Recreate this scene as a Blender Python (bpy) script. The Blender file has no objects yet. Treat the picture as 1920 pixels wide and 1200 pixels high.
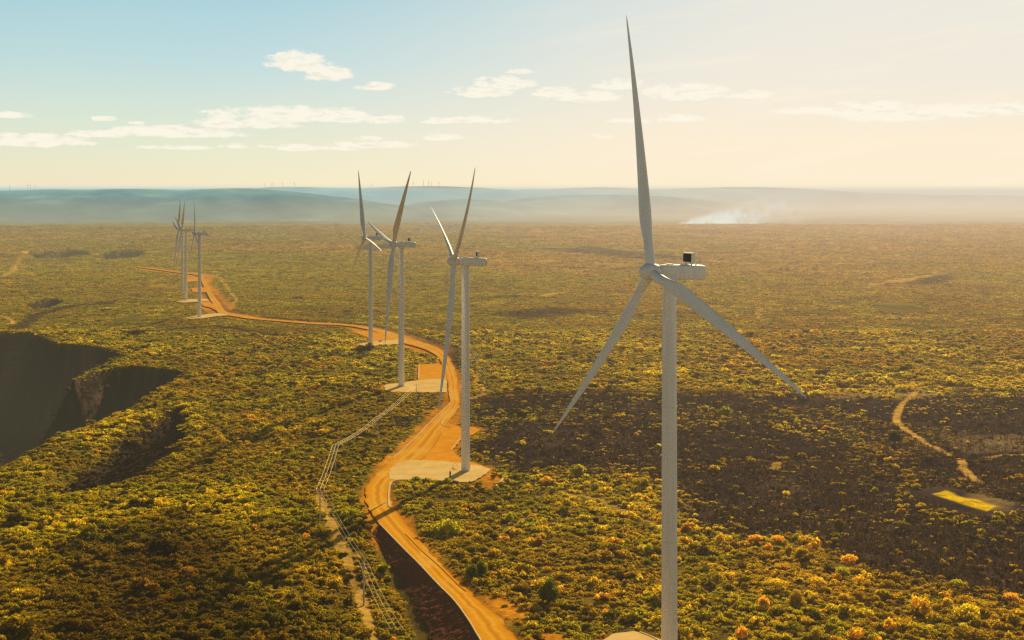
import bpy, bmesh, math, random
import numpy as np
from mathutils import Matrix, Vector

random.seed(7)
RNG = np.random.default_rng(11)
SC = bpy.context.scene
COL = SC.collection
R = math.radians
CAMZ, F, HOR = 100.0, 2600.0, 357.0      # eye height, focal length and horizon row measured on a 1920 px wide frame
SUN_AZ, SUN_EL = R(15.5), R(22)        # to the right of the view axis (+Y), above the horizon

# ------------------------------------------------------------------ helpers
def link(o, parent=None):
    COL.objects.link(o)
    if parent is not None:
        o.parent = parent
    return o

def tag(o, label=None, cat=None, group=None, kind=None):
    if label: o['label'] = label
    if cat: o['category'] = cat
    if group: o['group'] = group
    if kind: o['kind'] = kind
    return o

def thing(name, label, cat, loc=(0, 0, 0), rz=0.0, group=None):
    o = bpy.data.objects.new(name, None)
    o.empty_display_size = 1.0
    o.location = loc
    o.rotation_euler = (0, 0, rz)
    link(o)
    return tag(o, label, cat, group)

def mesh_obj(name, verts, faces, mat, parent=None, smooth=False):
    me = bpy.data.meshes.new(name)
    me.from_pydata([tuple(map(float, v)) for v in verts], [], [tuple(map(int, f)) for f in faces])
    me.update()
    if smooth:
        me.shade_smooth()
    if mat: me.materials.append(mat)
    o = bpy.data.objects.new(name, me)
    return link(o, parent)

def bm_obj(name, bm, mat, parent=None, smooth=False):
    bmesh.ops.recalc_face_normals(bm, faces=bm.faces)
    me = bpy.data.meshes.new(name)
    bm.to_mesh(me); bm.free()
    if smooth: me.shade_smooth()
    if mat: me.materials.append(mat)
    return link(bpy.data.objects.new(name, me), parent)

def fast_grid(name, P, mat, parent=None, smooth=True, cols=None):
    """P: (rows, cols, 3) array -> one quad sheet."""
    r, c = P.shape[:2]
    idx = np.arange(r * c).reshape(r, c)
    q = np.stack([idx[:-1, :-1], idx[:-1, 1:], idx[1:, 1:], idx[1:, :-1]], -1).reshape(-1, 4)
    me = bpy.data.meshes.new(name)
    me.vertices.add(r * c)
    me.vertices.foreach_set('co', P.reshape(-1).astype(np.float32))
    me.loops.add(q.size)
    me.loops.foreach_set('vertex_index', q.reshape(-1).astype(np.int32))
    me.polygons.add(len(q))
    me.polygons.foreach_set('loop_start', (np.arange(len(q)) * 4).astype(np.int32))
    me.polygons.foreach_set('loop_total', np.full(len(q), 4, np.int32))
    me.polygons.foreach_set('use_smooth', np.full(len(q), smooth, bool))
    me.update(calc_edges=True)
    me.validate()
    if cols is not None:
        a = me.attributes.new('col', 'FLOAT_COLOR', 'POINT')
        d = np.ones((r * c, 4), np.float32); d[:, :3] = cols.reshape(-1, 3)
        a.data.foreach_set('color', d.reshape(-1))
    me.materials.append(mat)
    return link(bpy.data.objects.new(name, me), parent)

def add_box(bm, c, s, rot=None, bevel=0.0):
    r = bmesh.ops.create_cube(bm, size=1.0)
    vs = r['verts']
    bmesh.ops.scale(bm, vec=s, verts=vs)
    if bevel > 0:
        es = list({e for v in vs for e in v.link_edges})
        rb = bmesh.ops.bevel(bm, geom=es, offset=bevel, segments=2, affect='EDGES', profile=.6)
        vs = list({v for f in rb['faces'] for v in f.verts} | {v for v in vs if v.is_valid})
    if rot is not None:
        bmesh.ops.rotate(bm, cent=(0, 0, 0), matrix=rot, verts=vs)
    bmesh.ops.translate(bm, vec=c, verts=vs)
    return vs

def add_tube(bm, p0, p1, r0, r1=None, seg=8, caps=True):
    r1 = r0 if r1 is None else r1
    p0, p1 = Vector(p0), Vector(p1)
    d = (p1 - p0)
    q = Vector((0, 0, 1)).rotation_difference(d.normalized())
    ra, rb = [], []
    for k in range(seg):
        a = 2 * math.pi * k / seg
        u = q @ Vector((math.cos(a), math.sin(a), 0))
        ra.append(bm.verts.new(p0 + u * r0)); rb.append(bm.verts.new(p1 + u * r1))
    for k in range(seg):
        bm.faces.new((ra[k], ra[(k + 1) % seg], rb[(k + 1) % seg], rb[k]))
    if caps:
        bm.faces.new(ra[::-1]); bm.faces.new(rb)

def add_lathe(bm, prof, axis='Z', seg=32, off=(0, 0, 0)):
    rings = []
    for (r, h) in prof:
        ring = []
        for k in range(seg):
            a = 2 * math.pi * k / seg
            c, s = math.cos(a) * max(r, 1e-4), math.sin(a) * max(r, 1e-4)
            p = (c, s, h) if axis == 'Z' else (h, c, s)
            ring.append(bm.verts.new((p[0] + off[0], p[1] + off[1], p[2] + off[2])))
        rings.append(ring)
    for A, B in zip(rings, rings[1:]):
        for k in range(seg):
            bm.faces.new((A[k], A[(k + 1) % seg], B[(k + 1) % seg], B[k]))
    bm.faces.new(rings[0][::-1]); bm.faces.new(rings[-1])

# ------------------------------------------------------------------ noise
def _hash(ix, iy, s):
    h = (ix.astype(np.int64) * 374761393 + iy.astype(np.int64) * 668265263 + s * 974634533) & 0xFFFFFFFF
    h = ((h ^ (h >> 13)) * 1274126177) & 0xFFFFFFFF
    return ((h ^ (h >> 16)) & 0xFFFFFF) / float(0xFFFFFF)

def vnoise(x, y, s=0):
    ix, iy = np.floor(x), np.floor(y)
    fx, fy = x - ix, y - iy
    fx = fx * fx * (3 - 2 * fx); fy = fy * fy * (3 - 2 * fy)
    a, b = _hash(ix, iy, s), _hash(ix + 1, iy, s)
    c, d = _hash(ix, iy + 1, s), _hash(ix + 1, iy + 1, s)
    return (a * (1 - fx) + b * fx) * (1 - fy) + (c * (1 - fx) + d * fx) * fy

def fbm(x, y, s=0, o=4):
    t, a, n = 0, .5, 0
    for i in range(o):
        t = t + a * vnoise(x * 2 ** i + 17.3 * i, y * 2 ** i - 9.1 * i, s + i); n += a; a *= .5
    return t / n

def sstep(a, b, x):
    t = np.clip((x - a) / (b - a), 0, 1)
    return t * t * (3 - 2 * t)

# ------------------------------------------------------------------ the lie of the land
ZP = np.array([[0, 9], [200, 5.5], [286, 3.2], [400, -2], [527, -7], [782, -10.7], [1030, -15.3], [1325, -21.3], [1576, -25.3], [1748, -29],
               [2500, -38], [4000, -48], [6300, -60], [9000, -92], [14000, -100], [20000, -60], [45000, 24], [90000, 24]], float)
def zbase(x, y):
    yy = np.maximum(np.asarray(y, float), 0)
    return (np.interp(yy * .93, ZP[:, 0], ZP[:, 1]) + np.interp(yy, ZP[:, 0], ZP[:, 1]) + np.interp(yy * 1.07, ZP[:, 0], ZP[:, 1])) / 3

def ground_pt(px, py, zf=None):
    """Point of the ground seen in direction (px, py)."""
    zf = zf or zbase
    D = 800.0
    for _ in range(60):
        D = .5 * D + .5 * F * (CAMZ - float(zf(np.array((px - 960) / F * D), np.array(D)))) / max(py - HOR, 1.0)
    return ((px - 960) / F * D, D)

def gpoly(pts):
    return np.array([ground_pt(*p) for p in pts])

def inside(poly, x, y):
    r = np.zeros(np.shape(x), bool)
    n = len(poly)
    for i in range(n):
        x0, y0 = poly[i]; x1, y1 = poly[(i + 1) % n]
        c = ((y0 > y) != (y1 > y)) & (x < (x1 - x0) * (y - y0) / ((y1 - y0) if y1 != y0 else 1e-9) + x0)
        r ^= c
    return r

def segdist(x, y, a, b):
    dx, dy = b[0] - a[0], b[1] - a[1]
    L = dx * dx + dy * dy + 1e-9
    t = np.clip(((x - a[0]) * dx + (y - a[1]) * dy) / L, 0, 1)
    return np.hypot(x - a[0] - t * dx, y - a[1] - t * dy)

def polydist(poly, x, y, closed=True):
    d = np.full(np.shape(x), 1e9)
    n = len(poly)
    for i in range(n if closed else n - 1):
        d = np.minimum(d, segdist(x, y, poly[i], poly[(i + 1) % n]))
    return d

def sdf(poly, x, y):
    """positive inside"""
    d = polydist(poly, x, y)
    return np.where(inside(poly, x, y), d, -d)

# hollows cut in the plateau: (plan polygon, depth, [wall width per edge])
def hollow(px_pts, depth, widths):
    return gpoly(px_pts), depth, widths
HOLLOWS = [
    # big ravine on the left with a spur between two inlets
    hollow([(-160, 980), (0, 872), (100, 824), (230, 774), (300, 728), (347, 704), (335, 697), (240, 689), (185, 697), (135, 713), (180, 690),
            (233, 668), (215, 657), (170, 649), (110, 646), (75, 631), (50, 624), (0, 627), (-220, 636), (-700, 650), (-1100, 900)],
           56, [26, 26, 26, 24, 20, 8, 26, 34, 34, 14, 20, 26, 44, 46, 46, 46, 46, 46, 46, 46, 46]),
    # shallow swale on the near slope
    hollow([(150, 860), (200, 812), (270, 782), (340, 766), (362, 778), (340, 830), (300, 868), (235, 905), (110, 930), (60, 915)],
           9, [30, 30, 28, 28, 24, 45, 55, 70, 70, 40]),
    # far hollows on the plateau
    hollow([(45, 474), (80, 467), (130, 465.5), (165, 470), (172, 477), (120, 483), (60, 482)], 30, [60, 60, 60, 60, 90, 160, 120]),
    hollow([(176, 476), (215, 468), (262, 469), (285, 476), (240, 482), (190, 485)], 30, [70, 60, 60, 60, 140, 120]),
    hollow([(655, 464), (690, 456), (735, 459), (742, 468), (700, 474), (662, 470)], 26, [70, 60, 60, 60, 140, 120]),
    hollow([(42, 570), (70, 561), (105, 558), (120, 562), (95, 575), (60, 579)], 26, [34, 30, 30, 30, 60, 60]),
    # low ground beside the road bank
    hollow([(712, 984), (756, 1029), (788, 1061), (823, 1099), (851, 1127), (877, 1162), (900, 1200), (960, 1300), (700, 1300), (560, 1180), (590, 1080), (660, 1000)],
           6.5, [11, 11, 11, 11, 11, 11, 11, 11, 30, 30, 30, 16]),
]
def zsmooth(x, y):
    x = np.asarray(x, float); y = np.asarray(y, float)
    z = zbase(x, y)
    for poly, depth, w in HOLLOWS:
        lo, hi = poly.min(0), poly.max(0)
        m = (x > lo[0]) & (x < hi[0]) & (y > lo[1]) & (y < hi[1])
        if not np.any(m): continue
        xs, ys = np.atleast_1d(x)[np.atleast_1d(m)], np.atleast_1d(y)[np.atleast_1d(m)]
        ins = inside(poly, xs, ys)
        t = np.full(xs.shape, 1.0)
        n = len(poly)
        for i in range(n):
            wob = 1 + .5 * (fbm(xs / 23., ys / 23., 77) - .5)
            t = np.minimum(t, segdist(xs, ys, poly[i], poly[(i + 1) % n]) / (w[i] * wob))
        t = np.clip(t, 0, 1)
        d = np.where(ins, depth * (t * (1.6 - .6 * t)), 0)
        zz = np.atleast_1d(z).astype(float)
        zz[np.atleast_1d(m)] -= d
        z = zz.reshape(np.shape(z)) if np.shape(z) else zz[0]
    return z

def gp(px, py):
    return ground_pt(px, py, zsmooth)

# ------------------------------------------------------------------ roads, pads, tracks in plan
def smooth_line(pts, n=6):
    P = np.array(pts, float)
    out = []
    for i in range(len(P) - 1):
        p0, p1, p2, p3 = P[max(i - 1, 0)], P[i], P[i + 1], P[min(i + 2, len(P) - 1)]
        for k in range(n):
            t = k / n
            out.append(.5 * ((2 * p1) + (-p0 + p2) * t + (2 * p0 - 5 * p1 + 4 * p2 - p3) * t * t + (-p0 + 3 * p1 - 3 * p2 + p3) * t ** 3))
    out.append(P[-1])
    return np.array(out)

ROAD_L = [(958, 1290), (900, 1200), (877, 1162), (851, 1127), (823, 1099), (788, 1061), (756, 1029), (712, 983), (690, 950), (684, 925), (691, 905), (710, 884), (737, 859),
          (772, 827), (810, 789), (841, 757), (841, 740), (839, 716), (832, 692), (822, 672), (808, 661), (785, 652), (760, 645), (742, 639), (720, 629), (700, 621.5), (672, 615), (642, 611), (610, 609.5), (572, 607.5), (520, 603), (488, 600.5), (457, 597), (430, 592.5), (410, 588),
          (399, 571), (388, 551), (379, 531), (374, 519), (363, 515.6), (345, 513.6), (320, 510.4), (295, 506.5), (257, 501.5)]
ROAD_R = [(1055, 1290), (966, 1196), (934, 1156), (897, 1124), (859, 1090), (827, 1057), (795, 1024), (752, 969), (737, 950), (731, 925), (736, 905), (756, 890), (786, 868),
          (815, 835), (838, 797), (861, 762), (860, 738), (858, 712), (852, 690), (842, 670), (826, 655), (800, 644.5), (775, 638), (755, 631.5), (730, 622.5), (704, 616), (674, 611), (643, 608), (611, 606.4), (573, 604.4), (521, 600), (492, 597.5), (464, 593.5), (441, 589), (424, 584.5),
          (412, 568), (398, 549), (388, 530), (380, 516.5), (366, 513.6), (346, 511.6), (320.5, 508.6), (296, 505), (258, 500)]
RL = smooth_line(gpoly(ROAD_L), 6); RR = smooth_line(gpoly(ROAD_R), 6)
ROAD_POLY_STEP = [(RL[i], RR[i]) for i in range(len(RL))]
ROAD_C = (RL + RR) / 2
ROAD_W = np.hypot(*(RL - RR).T) / 2

# (name, material key, polygon in view pixels)
PADS = [
    ('gravel_pad', 'gravel', [(733, 900), (728, 886), (745, 868), (770, 864), (800, 863), (840, 866), (872, 870), (905, 874), (921, 880), (905, 893), (882, 905), (850, 903.5), (800, 899), (765, 900)]),
    ('dirt_pad', 'dirt', [(735, 869), (772, 829), (800, 796), (838, 792), (866, 802), (888, 800), (900, 806), (886, 815), (868, 822), (848, 844), (862, 858), (884, 866), (908, 874), (872, 871), (840, 866.5), (800, 863.5), (770, 864.5)]),
    ('dirt_apron', 'dirt', [(906, 873.5), (930, 878), (944, 889), (942, 900), (930, 912), (905, 914), (884, 905), (906, 893.5), (922, 880)]),
    ('gravel_pad', 'gravel', [(721, 722), (752, 718.5), (782, 713.5), (815, 710.5), (838, 712), (838, 736), (790, 736.5), (735, 735.5), (722, 732)]),
    ('dirt_pad', 'dirt', [(785, 684), (822, 682), (838, 690), (840, 712), (815, 710), (784, 713)]),
    ('gravel_pad', 'gravel', [(667, 646), (700, 641.5), (745, 637), (765, 641), (745, 646.5), (720, 647.5), (698, 651.5), (680, 648.5)]),
    ('dirt_pad', 'dirt', [(662, 623), (690, 620.5), (720, 627), (744, 636.5), (715, 640), (697, 641.5), (688, 633)]),
    ('gravel_pad', 'gravel', [(345, 597.5), (372, 592), (408, 588), (432, 592), (405, 594), (380, 597.8), (352, 599)]),
    ('dirt_pad', 'dirt', [(374, 567.5), (392, 566), (404, 575), (409, 585), (396, 578), (382, 575)]),
    ('gravel_pad', 'gravel', [(329, 567), (346, 562.5), (388, 561), (393, 565), (372, 567), (345, 568.5)]),
    ('dirt_pad', 'dirt', [(358, 541), (384, 540), (388, 549), (362, 549.5)]),
    ('dirt_pad', 'dirt', [(352, 522), (376, 521), (380, 528), (350, 530)]),
    ('gravel_pad', 'gravel', [(1120, 1206), (1145, 1191), (1190, 1184), (1235, 1196), (1290, 1225), (1320, 1290), (1100, 1290)]),
    ('dirt_apron', 'dirt', [(985, 1205), (1000, 1190), (1030, 1186), (1060, 1196), (1085, 1230), (1080, 1290), (1040, 1290)]),
    ('dirt_apron', 'dirt', [(902, 1118), (930, 1116), (965, 1128), (985, 1140), (998, 1155), (975, 1165), (945, 1158), (925, 1140)]),
    ('dirt_apron', 'dirt', [(838, 656), (846, 672), (855, 690), (862, 712), (868, 735), (862, 735), (858, 712), (852, 690), (842, 670), (826, 655)]),
]
APRONS = [gpoly(p) for n, m, p in PADS if n == 'dirt_apron']
PADS = [q for q in PADS if q[0] != 'dirt_apron']
PADS_G = [(n, m, gpoly(p)) for n, m, p in PADS]
TRACKS = [  # (half width m, strength, pts)
    (1.9, .9, [(1716, 733), (1695, 752), (1684, 770), (1681, 785), (1690, 797), (1712, 812), (1738, 830), (1768, 843), (1790, 855), (1803, 868), (1808, 884), (1832, 903)]),
    (1.3, .9, [(1808, 858), (1850, 858), (1925, 855)]),
    (2.2, .8, [(1460, 866), (1452, 884)]), (1.5, .5, [(1380, 858), (1430, 864), (1540, 866), (1640, 868)]),
    (2.6, .6, [(1424, 578), (1418, 585), (1424, 592), (1420, 597)]),
    (3, .6, [(404, 510), (420, 530), (435, 550), (443, 562), (430, 573), (420, 580)]),
    (7, .8, [(-60, 507), (20, 507.5), (75, 508)]), (7, .5, [(0, 519), (20, 511), (48, 470)]), (4, .7, [(52, 529), (85, 526)]), (6, .5, [(45, 498), (110, 496)]),
    (3, .7, [(-10, 592), (15, 596), (25, 602), (8, 607)]),
    (2.0, .7, [(600, 930), (612, 965), (640, 1020), (668, 1075), (690, 1130), (712, 1180)]),
    (1.6, .5, [(935, 1005), (985, 970), (1010, 950)]),
    (2.2, .8, [(890, 700), (897, 720), (912, 735), (880, 748)]),
    (9, .5, [(1010, 556), (1060, 547)]), (14, .5, [(1330, 489), (1500, 497), (1650, 490)]), (14, .4, [(1620, 536), (1720, 522), (1790, 509)]),
]
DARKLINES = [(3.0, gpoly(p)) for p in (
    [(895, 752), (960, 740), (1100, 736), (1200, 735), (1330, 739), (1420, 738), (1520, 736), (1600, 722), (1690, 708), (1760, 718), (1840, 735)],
    [(470, 594), (560, 600), (640, 604), (700, 611), (760, 624), (840, 652), (866, 690)], [(385, 545), (405, 568), (420, 580), (450, 588)],  # first polyline paints the shade of the roadside bank
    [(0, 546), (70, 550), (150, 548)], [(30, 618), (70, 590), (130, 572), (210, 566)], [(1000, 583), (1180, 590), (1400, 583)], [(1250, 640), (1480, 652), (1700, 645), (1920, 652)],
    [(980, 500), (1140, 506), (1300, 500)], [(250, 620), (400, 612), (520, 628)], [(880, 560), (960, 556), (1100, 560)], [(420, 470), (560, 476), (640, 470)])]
TRACKS += [(4, .6, [(940, 520), (1010, 512), (1120, 515)]), (3.5, .5, [(1500, 600), (1640, 590), (1800, 600), (1930, 590)]), (7, .6, [(560, 480), (640, 474), (760, 478)]),
           (8, .6, [(1180, 470), (1350, 478), (1520, 474)]), (9, .6, [(1560, 462), (1740, 452), (1930, 456)]), (2.0, .5, [(1270, 985), (1180, 960), (1120, 930), (1000, 900)])]
TRACKS_G = [(w, s, smooth_line(gpoly(p), 3)) for w, s, p in TRACKS]
BURNT = gpoly([(884, 757), (930, 742), (1060, 738), (1200, 737), (1330, 741), (1510, 742), (1600, 741), (1680, 744), (1745, 737), (1800, 733), (1960, 742), (2300, 760), (2300, 1150), (1930, 1125), (1800, 1112), (1700, 1086), (1600, 1048), (1500, 1018), (1400, 1002),
               (1285, 985), (1262, 950), (1240, 905), (1150, 883), (1050, 886), (960, 880), (905, 868), (880, 830)])
BRUSH_SHADE = gpoly([(150, 1010), (260, 985), (330, 960), (410, 985), (470, 1020), (500, 1085), (550, 1160), (600, 1230), (100, 1260), (60, 1160), (130, 1100)])  # shade in the lower left brush, painted through the leaf tints
SWALE_SHADE = gpoly([(172, 862), (212, 822), (262, 792), (330, 768), (356, 772), (350, 806), (318, 850), (272, 884), (228, 900), (150, 925), (90, 930), (110, 900)])  # shade over the swale, painted into soil and scrub colour
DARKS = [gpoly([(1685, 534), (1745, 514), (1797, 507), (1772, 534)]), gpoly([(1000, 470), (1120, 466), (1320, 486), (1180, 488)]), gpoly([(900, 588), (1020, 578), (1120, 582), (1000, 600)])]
BURNT_L = gpoly([(720, 800), (810, 760), (832, 752), (790, 790), (752, 812)])
TANS = [gpoly([(1520, 740), (1600, 724), (1700, 712), (1742, 722), (1785, 738), (1740, 744), (1650, 747), (1560, 748)]),
        gpoly([(1740, 812), (1790, 808), (1930, 818), (1930, 852), (1830, 852), (1790, 846)]),
        gpoly([(1806, 928), (1840, 924), (1912, 950), (1890, 962), (1852, 962), (1800, 945)])]
YELLOW = gpoly([(1744, 931), (1772, 924), (1872, 955), (1852, 964)])
EMB = gpoly([(712, 983), (756, 1029), (788, 1061), (823, 1099), (851, 1127), (877, 1162), (900, 1200), (958, 1290), (860, 1290), (813, 1200), (794, 1165), (775, 1140), (766, 1114), (750, 1083), (731, 1061), (721, 1035), (704, 1013), (699, 997)])

def line_d(P, x, y):
    lo, hi = P.min(0) - 30, P.max(0) + 30
    d = np.full(np.shape(x), 1e3)
    m = (x > lo[0]) & (x < hi[0]) & (y > lo[1]) & (y < hi[1])
    if m.any():
        dd = np.full(m.sum(), 1e3)
        for i in range(len(P) - 1):
            dd = np.minimum(dd, segdist(x[m], y[m], P[i], P[i + 1]))
        d[m] = dd
    return d

def road_sd(x, y):
    """distance outside the road edge (negative on it)"""
    d = np.full(np.shape(x), 1e3)
    for i in range(len(ROAD_C) - 1):
        a, b = ROAD_C[i], ROAD_C[i + 1]
        w = (ROAD_W[i] + ROAD_W[i + 1]) / 2
        m = (np.abs(x - (a[0] + b[0]) / 2) < 70) & (np.abs(y - (a[1] + b[1]) / 2) < 120)
        if m.any():
            d[m] = np.minimum(d[m], segdist(x[m], y[m], a, b) - w)
    return d

def poly_sd(poly, x, y, margin=40):
    lo, hi = poly.min(0) - margin, poly.max(0) + margin
    d = np.full(np.shape(x), -1e3)
    m = (x > lo[0]) & (x < hi[0]) & (y > lo[1]) & (y < hi[1])
    if m.any(): d[m] = sdf(poly, x[m], y[m])
    return d

def hard_sd(x, y):
    """how far outside roads and pads (m)"""
    d = road_sd(x, y)
    for n, m, p in PADS_G:
        d = np.minimum(d, -poly_sd(p, x, y))
    return d

def land(x, y, z):
    """zone weights and colours at plan points; returns dict"""
    far = sstep(900, 2200, y)
    n1 = fbm(x / 60, y / 90, 1); n2 = fbm(x / 16, y / 22, 5); n3 = fbm(x / 260, y / 420, 9)
    wob = (fbm(x / 14, y / 18, 31) - .5) * 34
    b = np.maximum(sstep(-7, 9, poly_sd(BURNT, x, y, 60) + wob), sstep(-2, 6, poly_sd(BURNT_L, x, y) + wob * .3))
    sw = sstep(-5, 9, poly_sd(SWALE_SHADE, x, y, 60) + wob * .6)
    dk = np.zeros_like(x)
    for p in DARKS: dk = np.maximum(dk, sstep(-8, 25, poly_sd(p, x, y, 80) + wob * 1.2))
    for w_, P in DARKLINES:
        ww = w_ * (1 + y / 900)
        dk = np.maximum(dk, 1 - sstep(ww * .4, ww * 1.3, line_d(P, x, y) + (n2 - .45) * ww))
    ap = np.zeros_like(x)
    for p in APRONS: ap = np.maximum(ap, sstep(-1.2, 1.2, poly_sd(p, x, y) + (n2 - .5) * 3))
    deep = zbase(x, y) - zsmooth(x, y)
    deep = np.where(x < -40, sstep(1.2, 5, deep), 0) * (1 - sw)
    t = np.zeros_like(x)
    for p in TANS: t = np.maximum(t, sstep(-2, 5, poly_sd(p, x, y) + wob * .25))
    tr = np.zeros_like(x)
    for w, s, P in TRACKS_G:
        d = line_d(P, x, y) + (n2 - .5) * w * .8
        tr = np.maximum(tr, s * (1 - sstep(w * .6, w * 1.25, d)))
    ye = sstep(0, 1.2, poly_sd(YELLOW, x, y))
    hd = hard_sd(x, y)
    dv = sstep(-10, 14, poly_sd(BRUSH_SHADE, x, y, 60) + wob)
    return dict(brush_shade=dv, swale=sw, darkp=dk, apron=ap, deep=deep, burnt=b, tan=t, track=tr, yellow=ye, hard=hd, n1=n1, n2=n2, n3=n3, far=far)

def mixc(a, b, t):
    return a + (np.asarray(b, float) - a) * np.asarray(t)[..., None]

def zrough(x, y, hd):
    r = (fbm(x / 75, y / 75, 41) - .5) * 5.0 + (fbm(x / 11, y / 11, 51, 3) - .5) * 1.6
    big = (fbm(x / 420, y / 620, 61) - .5) * 13 * sstep(900, 2500, y) * (1 + 1.3 * sstep(4200, 6000, y))
    k = sstep(0, 22, hd)
    return r * k * (1 + sstep(1500, 5000, y) * 1.2) + big * sstep(0, 120, hd)

def terrain_z(x, y, hd=None):
    if hd is None: hd = hard_sd(x, y)
    return zsmooth(x, y) + zrough(x, y, hd) - .42 * (1 - sstep(-.4, 1.6, hd))
# ------------------------------------------------------------------ materials
def new_mat(name):
    m = bpy.data.materials.new(name); m.use_nodes = True
    nt = m.node_tree; nt.nodes.clear()
    out = nt.nodes.new('ShaderNodeOutputMaterial')
    return m, nt, out

def N(nt, t, **kw):
    n = nt.nodes.new(t)
    for k, v in kw.items():
        if k.startswith('i_'):
            key = k[2:]
            n.inputs[int(key) if key.isdigit() else key.replace('_', ' ')].default_value = v
        else: setattr(n, k, v)
    return n

def surf_mat(name, base, var=.25, scale=.6, rough=.9, detail=5, bump=0.0, bscale=3.0, col2=None, spec=.3, metallic=0.0, squash=None):
    m, nt, out = new_mat(name)
    p = N(nt, 'ShaderNodeBsdfPrincipled'); p.inputs['Roughness'].default_value = rough
    p.inputs['Specular IOR Level'].default_value = spec; p.inputs['Metallic'].default_value = metallic
    tc = N(nt, 'ShaderNodeTexCoord')
    no = N(nt, 'ShaderNodeTexNoise'); no.inputs['Scale'].default_value = scale; no.inputs['Detail'].default_value = detail; no.inputs['Roughness'].default_value = .65
    mp = N(nt, 'ShaderNodeMapping'); mp.inputs['Scale'].default_value = squash or (1, 1, 1)
    nt.links.new(tc.outputs['Object'], mp.inputs[0]); nt.links.new(mp.outputs[0], no.inputs['Vector'])
    r = N(nt, 'ShaderNodeValToRGB')
    c2 = col2 or tuple(c * (1 - var) for c in base)
    c1 = base if col2 else tuple(min(1, c * (1 + var)) for c in base)
    r.color_ramp.elements[0].position = .3; r.color_ramp.elements[0].color = (*c2, 1)
    r.color_ramp.elements[1].position = .7; r.color_ramp.elements[1].color = (*c1, 1)
    nt.links.new(no.outputs['Fac'], r.inputs['Fac']); nt.links.new(r.outputs['Color'], p.inputs['Base Color'])
    if bump:
        nb = N(nt, 'ShaderNodeTexNoise'); nb.inputs['Scale'].default_value = bscale; nb.inputs['Detail'].default_value = 4
        nt.links.new(tc.outputs['Object'], nb.inputs['Vector'])
        b = N(nt, 'ShaderNodeBump'); b.inputs['Strength'].default_value = bump; b.inputs['Distance'].default_value = .1
        nt.links.new(nb.outputs['Fac'], b.inputs['Height']); nt.links.new(b.outputs['Normal'], p.inputs['Normal'])
    nt.links.new(p.outputs[0], out.inputs['Surface'])
    return m

M = {}
M['paint'] = surf_mat('white_paint', (.86, .83, .79), .09, 1.6, .5, 6, spec=.35, squash=(1, 1, .05))
M['blade'] = surf_mat('blade_gelcoat', (.84, .83, .82), .08, .5, .55, 6, spec=.3, squash=(1, 1, .2))
M['dark'] = surf_mat('dark_grille', (.10, .065, .05), .4, 3, .8)
M['steel'] = surf_mat('galvanised_steel', (.42, .41, .39), .15, 1.5, .5, metallic=.3)
M['concrete'] = surf_mat('concrete', (.84, .64, .32), .2, 1.0, .9, spec=0)
M['pole'] = surf_mat('pole_concrete', (.62, .56, .5), .15, 2.0, .9)
M['insul'] = surf_mat('insulator', (.25, .12, .08), .1, 2.0, .3)
M['gravel'] = surf_mat('pale_gravel', (.98, .68, .28), .1, .13, .95, 10, .6, 2.5, col2=(.80, .46, .11), spec=0)
M['dirt'] = surf_mat('orange_dirt', (.98, .42, .015), .1, .16, .95, 8, .5, 1.5, col2=(.80, .27, .004), spec=0)
M['road_plain'] = surf_mat('orange_road', (.92, .40, .02), .1, .10, .95, 8, .4, 1.5, col2=(.82, .31, .006), spec=0)
M['emb'] = surf_mat('dark_rubble', (.26, .09, .04), .3, 1.2, .95, 9, .8, 2.5, col2=(.13, .045, .022), spec=0)
M['wire'] = surf_mat('bare_conductor', (.95, .70, .32), .05, 1.0, .5, metallic=.35, spec=.6)
M['carpaint'] = surf_mat('car_paint', (.8, .8, .8), .03, 1, .25, spec=.6)
M['glass'] = surf_mat('dark_glass', (.03, .035, .04), .1, 1, .08, spec=.8)
M['tyre'] = surf_mat('tyre', (.02, .02, .02), .1, 1, .8)
M['housewall'] = surf_mat('limewash', (.92, .88, .8), .1, .2, .9)
M['roof'] = surf_mat('tile_roof', (.42, .2, .1), .2, .4, .9)
M['metalroof'] = surf_mat('sheet_roof', (.8, .8, .82), .1, .2, .5)
M['bark'] = surf_mat('bark', (.11, .075, .05), .3, 4, .9)

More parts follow.
